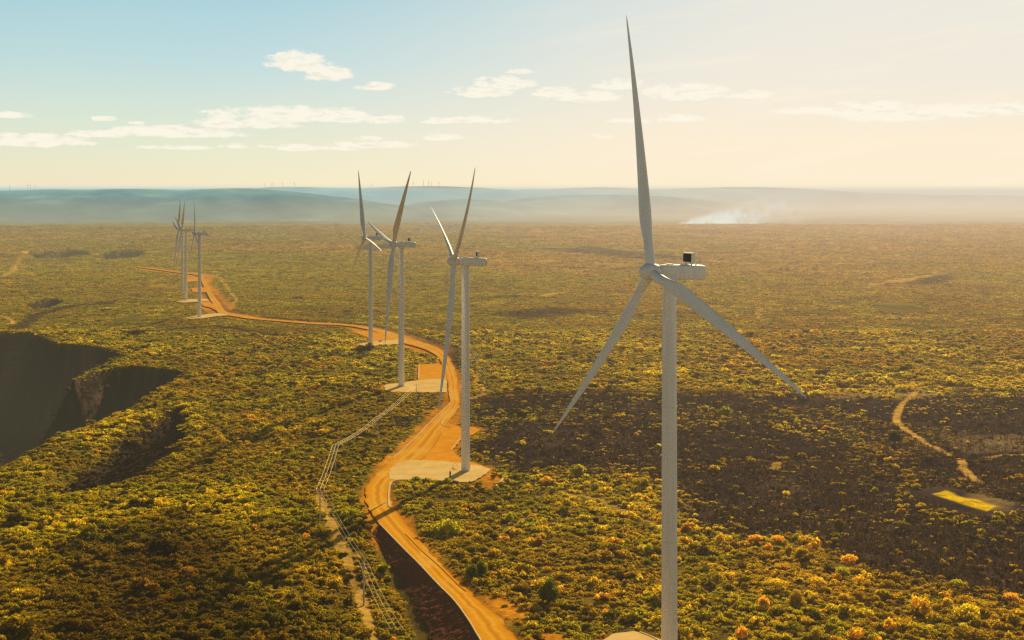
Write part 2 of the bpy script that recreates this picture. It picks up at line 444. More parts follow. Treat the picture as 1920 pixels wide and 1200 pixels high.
# ground: per-vertex colour broken up by fine noise
def ground_mat():
    m, nt, out = new_mat('savanna_soil')
    L = nt.links.new
    p = N(nt, 'ShaderNodeBsdfPrincipled'); p.inputs['Roughness'].default_value = 1.0; p.inputs['Specular IOR Level'].default_value = 0
    at = N(nt, 'ShaderNodeAttribute', attribute_name='col')
    tc = N(nt, 'ShaderNodeTexCoord')
    n1 = N(nt, 'ShaderNodeTexNoise'); n1.inputs['Scale'].default_value = .35; n1.inputs['Detail'].default_value = 8; n1.inputs['Roughness'].default_value = .75
    n2 = N(nt, 'ShaderNodeTexNoise'); n2.inputs['Scale'].default_value = .012; n2.inputs['Detail'].default_value = 10; n2.inputs['Roughness'].default_value = .72
    L(tc.outputs['Object'], n1.inputs['Vector']); L(tc.outputs['Object'], n2.inputs['Vector'])
    mr = N(nt, 'ShaderNodeMapRange'); mr.inputs['From Min'].default_value = .3; mr.inputs['From Max'].default_value = .7; mr.inputs['To Min'].default_value = .45; mr.inputs['To Max'].default_value = 1.55
    L(n1.outputs['Fac'], mr.inputs['Value'])
    mr2 = N(nt, 'ShaderNodeMapRange'); mr2.inputs['From Min'].default_value = .35; mr2.inputs['From Max'].default_value = .65; mr2.inputs['To Min'].default_value = .62; mr2.inputs['To Max'].default_value = 1.35
    L(n2.outputs['Fac'], mr2.inputs['Value'])
    mu = N(nt, 'ShaderNodeMath', operation='MULTIPLY'); L(mr.outputs[0], mu.inputs[0]); L(mr2.outputs[0], mu.inputs[1])
    vm = N(nt, 'ShaderNodeVectorMath', operation='SCALE'); L(at.outputs['Color'], vm.inputs[0]); L(mu.outputs[0], vm.inputs['Scale'])
    L(vm.outputs[0], p.inputs['Base Color'])
    b = N(nt, 'ShaderNodeBump'); b.inputs['Strength'].default_value = .8; b.inputs['Distance'].default_value = .8
    L(n1.outputs['Fac'], b.inputs['Height']); L(b.outputs['Normal'], p.inputs['Normal'])
    L(p.outputs[0], out.inputs['Surface'])
    return m
M['ground'] = ground_mat()

def road_mat():
    m, nt, out = new_mat('packed_dirt_road')
    L = nt.links.new
    p = N(nt, 'ShaderNodeBsdfPrincipled'); p.inputs['Roughness'].default_value = 1.0; p.inputs['Specular IOR Level'].default_value = 0
    at = N(nt, 'ShaderNodeAttribute', attribute_name='col')
    tc = N(nt, 'ShaderNodeTexCoord')
    n1 = N(nt, 'ShaderNodeTexNoise'); n1.inputs['Scale'].default_value = .9; n1.inputs['Detail'].default_value = 8; n1.inputs['Roughness'].default_value = .7
    L(tc.outputs['Object'], n1.inputs['Vector'])
    mr = N(nt, 'ShaderNodeMapRange'); mr.inputs['From Min'].default_value = .3; mr.inputs['From Max'].default_value = .7; mr.inputs['To Min'].default_value = .78; mr.inputs['To Max'].default_value = 1.12; L(n1.outputs['Fac'], mr.inputs['Value'])
    vm = N(nt, 'ShaderNodeVectorMath', operation='SCALE'); L(at.outputs['Color'], vm.inputs[0]); L(mr.outputs[0], vm.inputs['Scale']); L(vm.outputs[0], p.inputs['Base Color'])
    b = N(nt, 'ShaderNodeBump'); b.inputs['Strength'].default_value = .5; b.inputs['Distance'].default_value = .1; L(n1.outputs['Fac'], b.inputs['Height']); L(b.outputs['Normal'], p.inputs['Normal'])
    L(p.outputs[0], out.inputs['Surface'])
    return m
M['road'] = road_mat()

def leaf_mat(name, attr_type, trans=.5):
    m, nt, out = new_mat(name)
    L = nt.links.new
    at = N(nt, 'ShaderNodeAttribute', attribute_name='tint'); at.attribute_type = attr_type
    geo = N(nt, 'ShaderNodeNewGeometry')
    tc = N(nt, 'ShaderNodeTexCoord')
    no = N(nt, 'ShaderNodeTexNoise'); no.inputs['Scale'].default_value = 2.2; no.inputs['Detail'].default_value = 3
    L(tc.outputs['Object'], no.inputs['Vector'])
    mr = N(nt, 'ShaderNodeMapRange'); mr.inputs['From Min'].default_value = .3; mr.inputs['From Max'].default_value = .7; mr.inputs['To Min'].default_value = .5; mr.inputs['To Max'].default_value = 1.5
    L(no.outputs['Fac'], mr.inputs['Value'])
    ri = N(nt, 'ShaderNodeMapRange'); ri.inputs['To Min'].default_value = .7; ri.inputs['To Max'].default_value = 1.3
    L(geo.outputs['Random Per Island'], ri.inputs['Value'])
    mu = N(nt, 'ShaderNodeMath', operation='MULTIPLY'); L(mr.outputs[0], mu.inputs[0]); L(ri.outputs[0], mu.inputs[1])
    vm = N(nt, 'ShaderNodeVectorMath', operation='SCALE'); L(at.outputs['Color'] if 'Color' in at.outputs else at.outputs[0], vm.inputs[0]); L(mu.outputs[0], vm.inputs['Scale'])
    d = N(nt, 'ShaderNodeBsdfDiffuse'); L(vm.outputs[0], d.inputs['Color'])
    tr = N(nt, 'ShaderNodeBsdfTranslucent')
    vt = N(nt, 'ShaderNodeVectorMath', operation='MULTIPLY'); vt.inputs[1].default_value = (1.6, 1.5, .5); L(vm.outputs[0], vt.inputs[0]); L(vt.outputs[0], tr.inputs['Color'])
    mx = N(nt, 'ShaderNodeMixShader'); mx.inputs[0].default_value = trans; L(d.outputs[0], mx.inputs[1]); L(tr.outputs[0], mx.inputs[2])
    L(mx.outputs[0], out.inputs['Surface'])
    return m
M['leaf'] = leaf_mat('foliage', 'INSTANCER')
M['twig'] = leaf_mat('dry_twigs', 'INSTANCER', .1)

# ------------------------------------------------------------------ terrain sheet
def build_ground():
    # rows equally spaced in view angle so that detail goes where it is seen
    inv = np.concatenate([np.linspace(1 / 60., 1 / 230., 50)[:-1], np.linspace(1 / 230., 1 / 9000., 760)[:-1], np.geomspace(1 / 9000., 1 / 80000., 40)])
    ys = 1 / inv
    ta = np.concatenate([np.linspace(-.95, -.43, 40)[:-1], np.linspace(-.43, .43, 640), np.linspace(.43, .95, 40)[1:]])
    Y, T = np.meshgrid(ys, ta, indexing='ij')
    X = T * Y
    x, y = X.ravel(), Y.ravel()
    w = land(x, y, None)
    z = terrain_z(x, y, w['hard'])
    # soil colour
    olive = np.array([.155, .125, .014]); brown = np.array([.15, .085, .018]); dark = np.array([.05, .033, .022])
    c = mixc(np.tile(brown, (len(x), 1)), olive, sstep(.35, .65, w['n1']))
    nearsoil = np.array([.20, .135, .018])
    c = mixc(c, nearsoil, 1 - sstep(500, 1400, y))
    fcol = mixc(np.tile(np.array([.40, .31, .012]), (len(x), 1)), [.50, .30, .035], sstep(.4, .62, w['n3'] + .18 * sstep(-.05, .3, x / y)))
    fcol = mixc(fcol, [.26, .20, .014], .5 * sstep(.5, .66, w['n1']))
    c = mixc(c, fcol, sstep(900, 2400, y))
    # patchwork of the far plain
    tp = sstep(3600, 5600, y) * sstep(8000, 6600, y)
    c = mixc(c, [.22, .26, .16], sstep(6500, 7000, y))
    pf = fbm(x / 500, y / 160, 91)
    c = mixc(c, [.50, .28, .07], tp * sstep(.54, .66, pf) * .5)
    c = mixc(c, [.26, .19, .05], tp * sstep(.55, .42, pf) * .5)
    ch = mixc(np.tile(np.array([.042, .027, .030]), (len(x), 1)), [.10, .062, .045], sstep(.45, .75, w['n2']))
    c = mixc(c, ch, w['burnt'])
    tanrow = .45 + .55 * w['n2']
    tanrow = tanrow * np.where(inside(TANS[1], x, y), .4 + .22 * sstep(-.3, .5, np.sin((x - .35 * y) * 1.25)), 1)
    c = mixc(c, np.array([.50, .31, .10]) * 1.0, w['tan'] * .85 * tanrow)
    c = mixc(c, [.80, .44, .08], w['track'])
    c = mixc(c, [.98, .60, .0], w['yellow'])
    # orange verge along hard surfaces
    vg = 1 - sstep(.5, 4.5, w['hard'] + (w['n2'] - .5) * 14)
    c = mixc(c, [.78, .29, .01], np.maximum(vg * .85, w['apron'] * .9))
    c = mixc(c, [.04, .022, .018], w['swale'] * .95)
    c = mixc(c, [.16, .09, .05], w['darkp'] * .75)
    P = np.stack([x, y, z], -1).reshape(*Y.shape, 3)
    # dark earth on steep faces; shade of the hollows painted in too
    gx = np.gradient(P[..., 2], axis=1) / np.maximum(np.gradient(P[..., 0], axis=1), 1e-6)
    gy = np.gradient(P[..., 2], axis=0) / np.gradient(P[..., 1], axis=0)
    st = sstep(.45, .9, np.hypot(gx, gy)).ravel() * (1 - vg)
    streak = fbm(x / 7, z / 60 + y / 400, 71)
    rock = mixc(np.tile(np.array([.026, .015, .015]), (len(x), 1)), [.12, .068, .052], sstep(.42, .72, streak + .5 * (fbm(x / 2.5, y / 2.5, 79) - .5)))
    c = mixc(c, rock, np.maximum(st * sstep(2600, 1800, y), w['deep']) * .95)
    c = mixc(c, [.05, .027, .02], w['swale'] * .9)  # shade of the swale painted over the soil
    # bare tan cliff under the nose of the spur
    cx, cy = gp(128, 714)
    cl = st * np.exp(-(((x - cx - 4) / 8) ** 2 + ((y - cy + 10) / 14) ** 2)) * sstep(.42, .6, fbm(x / 3, y / 9, 73))
    c = mixc(c, [.26, .14, .06], np.clip(cl * 1.1, 0, 1))
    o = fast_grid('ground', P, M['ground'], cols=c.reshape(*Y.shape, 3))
    o['kind'] = 'structure'
    return o
build_ground()

# ------------------------------------------------------------------ road, pads, kerbs
def offz(y):
    return .05 + np.clip((y - 500) / 1500, 0, 1) * .9
def build_road():
    K = 25
    t = np.linspace(0, 1, K)
    rows = []
    for a, b in zip(RL, RR):
        n = (fbm(np.array([a[0] / 3]), np.array([a[1] / 3]), 3)[0] - .5)
        m = (fbm(np.array([b[0] / 3]), np.array([b[1] / 3]), 4)[0] - .5)
        d = (b - a) / max(np.hypot(*(b - a)), 1e-6)
        A, B = a + d * n * 1.7, b + d * m * 1.7
        rows.append(A + (B - A) * t[:, None])
    Pxy = np.array(rows)
    x, y = Pxy[..., 0].ravel(), Pxy[..., 1].ravel()
    z = zbase(x, y) + offz(y)
    T = np.tile(t, len(rows))
    worn = np.exp(-((T - .33) / .07) ** 2) + np.exp(-((T - .66) / .07) ** 2)
    edge = sstep(.12, .0, T) + sstep(.88, 1, T)
    base = mixc(np.tile(np.array([.90, .355, .008]), (len(x), 1)), [.98, .50, .05], np.clip(worn * (.5 + .6 * fbm(x / 9, y / 9, 35)), 0, 1))
    base = mixc(base, [.62, .21, .006], np.clip(edge, 0, 1) * .85)
    base = mixc(base, [.66, .23, .006], .7 * np.exp(-((T - .5) / .06) ** 2))
    base = mixc(base, [.98, .52, .07], .6 * sstep(.5, .68, fbm(x / 6, y / 14, 37)))
    P = np.stack([x, y, z], -1).reshape(len(rows), K, 3)
    P = P[:, ::-1]
    o = fast_grid('road', P, M['road'], cols=base.reshape(len(rows), K, 3)[:, ::-1]); o['kind'] = 'structure'
build_road()

def drape(name, poly, mat, lift, step=2.0, smooth_edge=True):
    """a sheet laid on the ground inside a plan polygon"""
    Pn = []
    n = len(poly)
    for i in range(n):      # subdivide the outline and roughen it a little
        a, b = poly[i], poly[(i + 1) % n]
        k = max(1, int(np.hypot(*(b - a)) / step))
        for j in range(k):
            q = a + (b - a) * j / k
            q = q + (np.array([vnoise(np.array(q[0] / 2.), np.array(q[1] / 2.), 8), vnoise(np.array(q[0] / 2.), np.array(q[1] / 2.), 9)]) - .5) * (1.2 if smooth_edge else 0)
            Pn.append(q)
    bm = bmesh.new()
    vs = [bm.verts.new((q[0], q[1], 0)) for q in Pn]
    bm.faces.new(vs)
    bmesh.ops.triangulate(bm, faces=bm.faces)
    for _ in range(3):
        es = [e for e in bm.edges if e.calc_length() > 6]
        if not es: break
        bmesh.ops.subdivide_edges(bm, edges=es, cuts=1)
        bmesh.ops.triangulate(bm, faces=bm.faces)
    for v in bm.verts:
        v.co.z = float(zbase(v.co.x, v.co.y)) + float(offz(v.co.y)) + lift
    bm.normal_update()
    if sum(f.normal.z for f in bm.faces) < 0: bmesh.ops.reverse_faces(bm, faces=bm.faces)
    me = bpy.data.meshes.new(name); bm.to_mesh(me); bm.free()
    me.materials.append(mat)
    o = link(bpy.data.objects.new(name, me)); o['kind'] = 'structure'
    return o
for k, (n, m, p) in enumerate(PADS_G):
    drape(n, p, M[m], {'gravel': .045, 'dirt': -.03}[m] + .003 * (k % 5))

def build_embankment():
    """rubble flank of the road fill, laid on the slope"""
    top = smooth_line(gpoly([(712, 983), (756, 1029), (788, 1061), (823, 1099), (851, 1127), (877, 1162), (900, 1200), (958, 1290)]), 6)
    bot = smooth_line(np.array([gp(*q) for q in [(699, 999), (712, 1026), (735, 1062), (757, 1092), (772, 1122), (787, 1156), (808, 1194), (860, 1290)]]), 6)
    K = 34
    t = np.linspace(0, 1, K)
    top, bot = [np.stack([np.interp(np.linspace(0, 1, 260), np.linspace(0, 1, len(q)), q[:, i]) for i in (0, 1)], -1) for q in (top, bot)]
    x = (top[:, None, 0] + (bot - top)[:, None, 0] * t); y = (top[:, None, 1] + (bot - top)[:, None, 1] * t)
    j = (fbm(x / 1.5, y / 1.5, 19) - .5) * 1.2
    x[:, -1] += j[:, -1] * 2.0
    z = np.maximum(zsmooth(x, y) + .12, terrain_z(x.ravel(), y.ravel()).reshape(x.shape) + .12) + (fbm(x / 1.1, y / 1.1, 23) - .35) * .9 * np.minimum(1, t * 6) * np.minimum(1, (1.02 - t) * 8)
    o = fast_grid('embankment', np.stack([x, y, z], -1), M['emb']); o['kind'] = 'structure'
build_embankment()

def strip(name, pts, w=.34, h=.26, mat=None):
    P = smooth_line(gpoly(pts), 5)
    V, Fc = [], []
    for i, q in enumerate(P):
        a, b = P[max(i - 1, 0)], P[min(i + 1, len(P) - 1)]
        d = (b - a) / np.hypot(*(b - a)); nn = np.array([-d[1], d[0]])
        zz = float(zbase(*q)) + float(offz(q[1]))
        for s, u in ((-1, -.3), (-1, h), (1, h), (1, -.3)):
            V.append((q[0] + nn[0] * s * w / 2, q[1] + nn[1] * s * w / 2, zz + u))
    for i in range(len(P) - 1):
        for k in range(4):
            Fc.append((i * 4 + k, i * 4 + (k + 1) % 4, i * 4 + 4 + (k + 1) % 4, i * 4 + 4 + k))
    Fc.append((0, 1, 2, 3)); m = (len(P) - 1) * 4; Fc.append((m + 3, m + 2, m + 1, m))
    o = mesh_obj(name, V, Fc, mat or M['concrete'])
    me = o.data; bm = bmesh.new(); bm.from_mesh(me); bmesh.ops.recalc_face_normals(bm, faces=bm.faces); bm.to_mesh(me); bm.free()
    o['kind'] = 'structure'
    return o
strip('kerb', [(711, 982), (756, 1028.5), (788, 1060.5), (823, 1098), (851, 1126), (877, 1161), (900, 1199), (958, 1289)])
strip('kerb', [(737, 860), (772, 828), (810, 789), (845, 756)])
strip('kerb', [(862, 763), (836, 782), (828, 793), (832, 799), (845, 801.5)], .35, .2)
strip('kerb', [(733, 952), (729, 945), (730, 915), (735, 904), (750, 900)], .55, .25)
strip('kerb', [(760, 1001), (790, 1032), (826, 1064), (858, 1096), (874, 1109)], .22, .16, M['dirt'])
strip('kerb', [(944, 889), (942, 900), (930, 912)], .8, .25)
strip('kerb', [(785.5, 684), (784.5, 711)], .6, .25)
strip('kerb', [(862, 823), (846, 844)], .35, .2)
strip('kerb', [(1200, 1186), (1225, 1196), (1250, 1212)], .3, .2)
# ------------------------------------------------------------------ wind turbines
TILT = R(4)
HUB_H, OVER, RAD = 80.0, 4.5, 57.0

def blade_mesh():
    NS, NP = 44, 20
    V, Fc = [], []
    for i in range(NS + 1):
        s = (i / NS) ** 1.15
        z = 1.0 + (RAD - 1.0) * s
        rootr = 1.05
        if s < .2:
            u = sstep(.03, .2, np.array(s)); chord = 2.1 + (3.35 - 2.1) * float(u)
        else:
            u = (s - .2) / .8; chord = 3.35 * (1 - u) ** .92 * .86 + .5 * (1 - .3 * u) * u ** .35 + 3.35 * .14 * (1 - u)
        if s > .96: chord *= math.sqrt(max(1 - ((s - .96) / .04) ** 2, .015))
        air = float(sstep(.02, .19, np.array(s)))
        tc = .36 * (1 - s) ** 1.4 + .16
        tw = R(13) * (1 - s) ** 2.2
        bend = 2.4 * (s - s * s)
        for k in range(NP):
            a = 2 * math.pi * k / NP
            cx, cy = rootr * math.cos(a), rootr * math.sin(a)
            xx = .5 * (1 + math.cos(a))                       # 1 = leading edge
            xl = 1 - xx
            th = 5 * tc * (.2969 * math.sqrt(max(xl, 0)) - .126 * xl - .3516 * xl ** 2 + .2843 * xl ** 3 - .1015 * xl ** 4)
            ax, ay = (xx - .68) * chord, math.copysign(th, math.sin(a)) * chord * (1.15 if math.sin(a) > 0 else .8)
            if k in (0, NP // 2): ay = 0
            px, py = cx * (1 - air) + ax * air, cy * (1 - air) + ay * air
            qx, qy = px * math.cos(tw) - py * math.sin(tw), px * math.sin(tw) + py * math.cos(tw)
            V.append((qx, qy + bend, z))
    for i in range(NS):
        for k in range(NP):
            a = i * NP + k; b = i * NP + (k + 1) % NP
            Fc.append((a, b, b + NP, a + NP))
    Fc.append(tuple(range(NP))[::-1]); Fc.append(tuple(NS * NP + k for k in range(NP)))
    return V, Fc

def nacelle_bm():
    """rounded box lofted along the shaft; nose end is +X, rotor plane at x = 0"""
    bm = bmesh.new()
    secs = [(-1.75, 1.22, 1.2, .0), (-1.9, 1.38, 1.36, .0), (-3.0, 1.5, 1.55, -.02), (-5.5, 1.58, 1.62, -.05), (-9.5, 1.58, 1.6, -.08), (-11.9, 1.55, 1.55, -.1), (-12.5, 1.46, 1.42, -.1), (-12.75, 1.2, 1.15, -.1)]
    rings = []
    for (x, hw, hh, dz) in secs:
        ring = []
        for k in range(28):
            a = 2 * math.pi * k / 28
            c, s = math.cos(a), math.sin(a)
            e = .42
            ring.append(bm.verts.new((x, hw * math.copysign(abs(c) ** e, c), dz + hh * math.copysign(abs(s) ** e, s))))
        rings.append(ring)
    for A, B in zip(rings, rings[1:]):
        for k in range(28): bm.faces.new((A[k], A[(k + 1) % 28], B[(k + 1) % 28], B[k]))
    bm.faces.new(rings[0]); bm.faces.new(rings[-1][::-1])
    return bm

def blade_matrix(az, flap, pitch, scale=1.0, bscale=1.0):
    n = Vector((math.cos(TILT), 0, math.sin(TILT)))
    h = Vector((0, 1, 0)); v = n.cross(h).normalized()
    b = h * math.sin(az) + v * math.cos(az)
    t = h * math.cos(az) - v * math.sin(az)
    n2 = n * math.cos(flap) - b * math.sin(flap)
    b2 = b * math.cos(flap) + n * math.sin(flap)
    c = t * math.cos(pitch) + n2 * math.sin(pitch)
    y = b2.cross(c)
    m = Matrix(((c.x, y.x, b2.x), (c.y, y.y, b2.y), (c.z, y.z, b2.z))).to_4x4()
    return Matrix.Translation((OVER, 0, HUB_H)) @ m @ Matrix.Diagonal((1, 1, bscale, 1))

def make_turbine(label, group):
    t = thing('wind_turbine', label, 'wind turbine', group=group)
    bm = bmesh.new()
    top = HUB_H - 1.62
    add_lathe(bm, [(1.72, -2.5), (1.72, .0), (1.68, 6), (1.62, 30), (1.53, 55), (1.42, top - .6), (1.42, top)], seg=40)
    tower = bm_obj('tower', bm, M['paint'], t, True)
    tower.data.set_sharp_from_angle(angle=R(40))
    bm = bmesh.new(); add_lathe(bm, [(2.25, -2.2), (2.25, .12), (2.05, .22)], seg=32)
    bm_obj('foundation', bm, M['concrete'], t)
    for z, r in ((24, 1.655), (52, 1.56)):
        bm = bmesh.new(); add_lathe(bm, [(r + .02, z - .08), (r + .02, z + .08)], seg=40); bm_obj('flange', bm, M['paint'], tower, True)
    bm = bmesh.new(); add_box(bm, (-1.7, 0, 2.0), (.12, .95, 2.1), bevel=.03); bm_obj('door', bm, M['steel'], tower)
    # sloping top plate shows as a lit ledge
    na = bm_obj('nacelle', nacelle_bm(), M['paint'], t, True)
    na.location = (OVER, 0, HUB_H); na.data.set_sharp_from_angle(angle=R(50))
    bm = bmesh.new(); add_lathe(bm, [(1.5, -1.1), (1.5, .02)], seg=32); o = bm_obj('yaw_ring', bm, M['paint'], t, True); o.location = (0, 0, HUB_H - 1.0)
    # cooler on the roof: frame + radiator + struts
    bm = bmesh.new()
    x0, zc, W, H, T = -9.1, 2.95, 3.6, 2.15, .75
    for s in (-1, 1):
        add_box(bm, (x0, s * (W / 2), zc), (T, .2, H))
        add_box(bm, (x0, 0, zc + s * (H / 2 - .1)), (T * .98, W - .2, .2))
        add_box(bm, (x0 - .1, s * 1.0, 1.55), (.34, .2, .62))
    for s in (-1, 1):
        add_tube(bm, (x0 - .1, s * 1.2, zc - H / 2), (x0 - 1.3, s * 1.1, 1.45), .06)
    co = bm_obj('cooler', bm, M['paint'], na)
    bm = bmesh.new(); add_box(bm, (x0, 0, zc), (T * .55, W - .22, H - .38))
    for k in range(9): add_box(bm, (x0 + T * .3, 0, zc - .65 + k * .163), (.06, W - .24, .04))
    bm_obj('radiator', bm, M['dark'], co)
    for sy, zt in ((.6, 2.6), (-.6, 2.3)):
        bm = bmesh.new(); add_lathe(bm, [(.04, 1.4), (.04, zt), (.12, zt + .02), (.12, zt + .12)], seg=8, off=(-11.6, sy, 0)); bm_obj('wind_sensor', bm, M['steel'], na)
    bm = bmesh.new(); add_box(bm, (-4.4, 0, 1.63), (1.6, 1.3, .14), bevel=.04); bm_obj('roof_hatch', bm, M['paint'], na)
    na.rotation_euler = (0, -TILT * .35, 0)
    # hub / spinner
    bm = bmesh.new()
    prof = [(1.35, -1.75), (1.62, -1.5), (1.72, -.6), (1.72, .5), (1.62, 1.15), (1.4, 1.75), (1.05, 2.2), (.6, 2.5), (.2, 2.62), (.02, 2.64)]
    add_lathe(bm, prof, axis='X', seg=36)
    hb = bm_obj('hub', bm, M['blade'], t, True)
    hb.location = (OVER, 0, HUB_H); hb.rotation_euler = (0, -TILT, 0)
    V, Fc = blade_mesh()
    bl = mesh_obj('blade', V, Fc, M['blade'], t, True)
    me = bl.data; b = bmesh.new(); b.from_mesh(me); bmesh.ops.recalc_face_normals(b, faces=b.faces); b.to_mesh(me); b.free(); me.shade_smooth()
    for _ in range(2):
        c = bl.copy(); link(c, t)
    return t

def copy_tree(o, parent=None):
    c = o.copy(); COL.objects.link(c)
    c.parent = parent
    if parent is not None: c.matrix_parent_inverse = Matrix.Identity(4)
    for ch in list(o.children): copy_tree(ch, c)
    return c

#  hub position, theta, [(azimuth, flap)], pitch, rotor scale, label
TURB = [
    ((28.6, 286, -16.8), 65, [(-15.3, 1.0), (109.2, -.2), (226.3, -.9)], [-4, 2, 8], 1, 'largest and nearest white wind turbine, its tower running off the bottom edge'),
    ((-22.1, 527, -27.0), 78, [(51.8, 2.5), (171.6, 3.6), (290.3, 1.9)], [40, 40, 42], 1, 'white wind turbine on the pale gravel pad at the road bend, behind the largest'),
    ((-66.8, 782, -30.4), 71.5, [(43.7, 2.7), (165.0, 4.6), (282.1, 3.5)], [-80, -82, -78], 1, 'white wind turbine with a wide brown shaded upright blade, near the end of the wires'),
    ((-109.3, 1030, -35.3), 70, [(-20.8, 4.0), (98.3, .2), (228.2, 1.9)], [-62, -60, -60], .95, 'white wind turbine whose pad has a small white car parked on it'),
    ((-303.2, 1325, -41.3), 72, [(-10.5, 5.0), (112, -3.0), (233, 2.0)], [10, 10, 10], .86, 'rightmost and nearest of the three small distant turbines beside the far road'),
    ((-375.2, 1576, -44.9), 72, [(47.5, 2.7), (163.5, 5.0), (286.4, 6.0)], [-40, -45, -40], .86, 'middle of the three small distant turbines, on a pale pad west of the far road'),
    ((-420.2, 1748, -49.1), 72, [(40.3, 3.5), (161.0, 5.0), (281, 6.0)], [-60, -60, -60], .86, 'leftmost and farthest of the three small distant turbines, partly hidden behind its neighbour'),
]
proto = None
for hubp, th, bl, pitch, rs, label in TURB:
    if proto is None:
        proto = make_turbine(label, 'wind turbines along the ridge road'); t = proto
    else:
        t = copy_tree(proto); t['label'] = label
    th = R(th)
    n = Vector((-math.sin(th), -math.cos(th)))
    t.rotation_euler = (0, 0, math.atan2(n.y, n.x))
    bx, by = hubp[0] - n.x * OVER, hubp[1] - n.y * OVER
    t.location = (bx, by, hubp[2] + CAMZ - HUB_H)
    blades = [c for c in t.children if c.name.startswith('blade')]
    for c, (az, fl), p in zip(blades, bl, pitch):
        c.matrix_parent_inverse = Matrix.Identity(4)
        c.matrix_local = blade_matrix(R(az), R(fl), R(p), 1, rs)

# far wind farm on the hill crest: one small simple turbine, copied
def make_far_turbine(label):
    t = thing('wind_turbine', label, 'wind turbine', group='tiny wind turbines on the far hill crest')
    bm = bmesh.new(); add_tube(bm, (0, 0, -6), (0, 0, 84), 3.0, 2.0, 8); bm_obj('tower', bm, M['paint'], t)
    bm = bmesh.new(); add_box(bm, (-3, 0, 85), (12, 4, 4), bevel=.8); bm_obj('nacelle', bm, M['paint'], t)
    for k in range(3):
        a = R(10 + 120 * k)
        V = []
        bm = bmesh.new(); add_tube(bm, (4, 0, 85), (4, 50 * math.sin(a), 85 + 50 * math.cos(a)), 1.9, .5, 6)
        bm_obj('blade', bm, M['blade'], t)
    return t
# ------------------------------------------------------------------ hills
def interp_profile(pts, x):
    P = np.array(pts, float)
    y = np.interp(x, P[:, 0], P[:, 1])
    k = np.ones(9) / 9
    yp = np.pad(y, 4, mode='edge')
    return np.convolve(yp, k, 'valid')

def hill_mat(name, c1, c2):
    m, nt, out = new_mat(name)
    L = nt.links.new
    p = N(nt, 'ShaderNodeBsdfDiffuse')
    tc = N(nt, 'ShaderNodeTexCoord')
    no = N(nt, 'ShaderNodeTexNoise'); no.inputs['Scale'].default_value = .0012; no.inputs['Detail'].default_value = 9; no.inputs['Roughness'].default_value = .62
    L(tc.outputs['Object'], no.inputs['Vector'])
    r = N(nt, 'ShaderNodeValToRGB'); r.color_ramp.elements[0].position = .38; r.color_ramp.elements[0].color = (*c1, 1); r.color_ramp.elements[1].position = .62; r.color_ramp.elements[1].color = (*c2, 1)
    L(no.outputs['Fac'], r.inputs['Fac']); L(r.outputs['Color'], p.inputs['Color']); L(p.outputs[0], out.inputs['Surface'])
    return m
M['hill'] = hill_mat('hazy_hill_scrub', (.02, .08, .10), (.50, .66, .56))  # scrub colours pushed to pale teal, distance haze baked into the base colour

HILLS = [   # distance, base row, depth of the face (m), [(px, top row)]
    (9400, 408, 900, [(-500, 366), (-200, 360), (0, 357.5), (60, 356), (100, 354.5), (160, 356), (210, 354), (290, 354.5), (340, 356.5), (385, 354.5), (425, 352.5), (480, 353), (520, 356), (560, 361), (620, 367), (680, 374), (740, 384), (830, 396), (900, 406)]),
    (10800, 404, 900, [(690, 402), (740, 388), (800, 377), (850, 373), (900, 374), (950, 378), (990, 386), (1030, 393), (1090, 403)]),
    (14500, 396, 1400, [(380, 390), (450, 355), (500, 351), (560, 350.5), (620, 352), (680, 352.5), (740, 350), (790, 349), (840, 349), (890, 351.5), (940, 355), (1000, 359), (1080, 366), (1200, 388)]),
    (12200, 400, 1200, [(880, 396), (960, 375), (1040, 366), (1110, 364.5), (1190, 365.5), (1250, 369), (1300, 372), (1380, 380), (1480, 396)]),
    (16500, 392, 1600, [(820, 390), (900, 362), (970, 354.5), (1010, 355.5), (1050, 354), (1100, 351), (1140, 351), (1190, 353), (1230, 356.5), (1270, 353.5), (1310, 352), (1390, 351), (1450, 351.5), (1510, 353.5), (1570, 358), (1640, 362), (1700, 364), (1850, 366), (2300, 368), (2500, 390)]),
]
def build_hill(D, base, depth, prof):
    px = np.linspace(prof[0][0], prof[-1][0], 200)
    top = interp_profile(prof, px) + (fbm(px / 25., px * 0, int(D) % 97) - .5) * 1.2
    zt = CAMZ - (top - HOR) / F * D
    zb = CAMZ - (base + 6 - HOR) / F * D
    rows = []
    for u in np.linspace(-1, 1, 41):
        y = D + (depth * u if u < 0 else depth * 1.4 * u)
        f = 1 - abs(u)
        prof_u = sstep(0, 1, np.array(f)) * .62 + .38 * f ** .6 if f > 0 else 0.0
        x = (px - 960) / F * D
        g = (fbm(x / 420, np.full_like(x, y / 420), 33, 4) - .5)
        rows.append(np.stack([x, np.full_like(x, y) + g * 260 * (1 - f), zb + (zt - zb) * np.clip(prof_u + g * .9 * f * (1 - f) * 2.2, 0, 1)], -1))
    P = np.array(rows)[:, ::1]
    o = fast_grid('hill', P, M['hill']); o['kind'] = 'structure'
    return o
for hdef in HILLS: build_hill(*hdef)

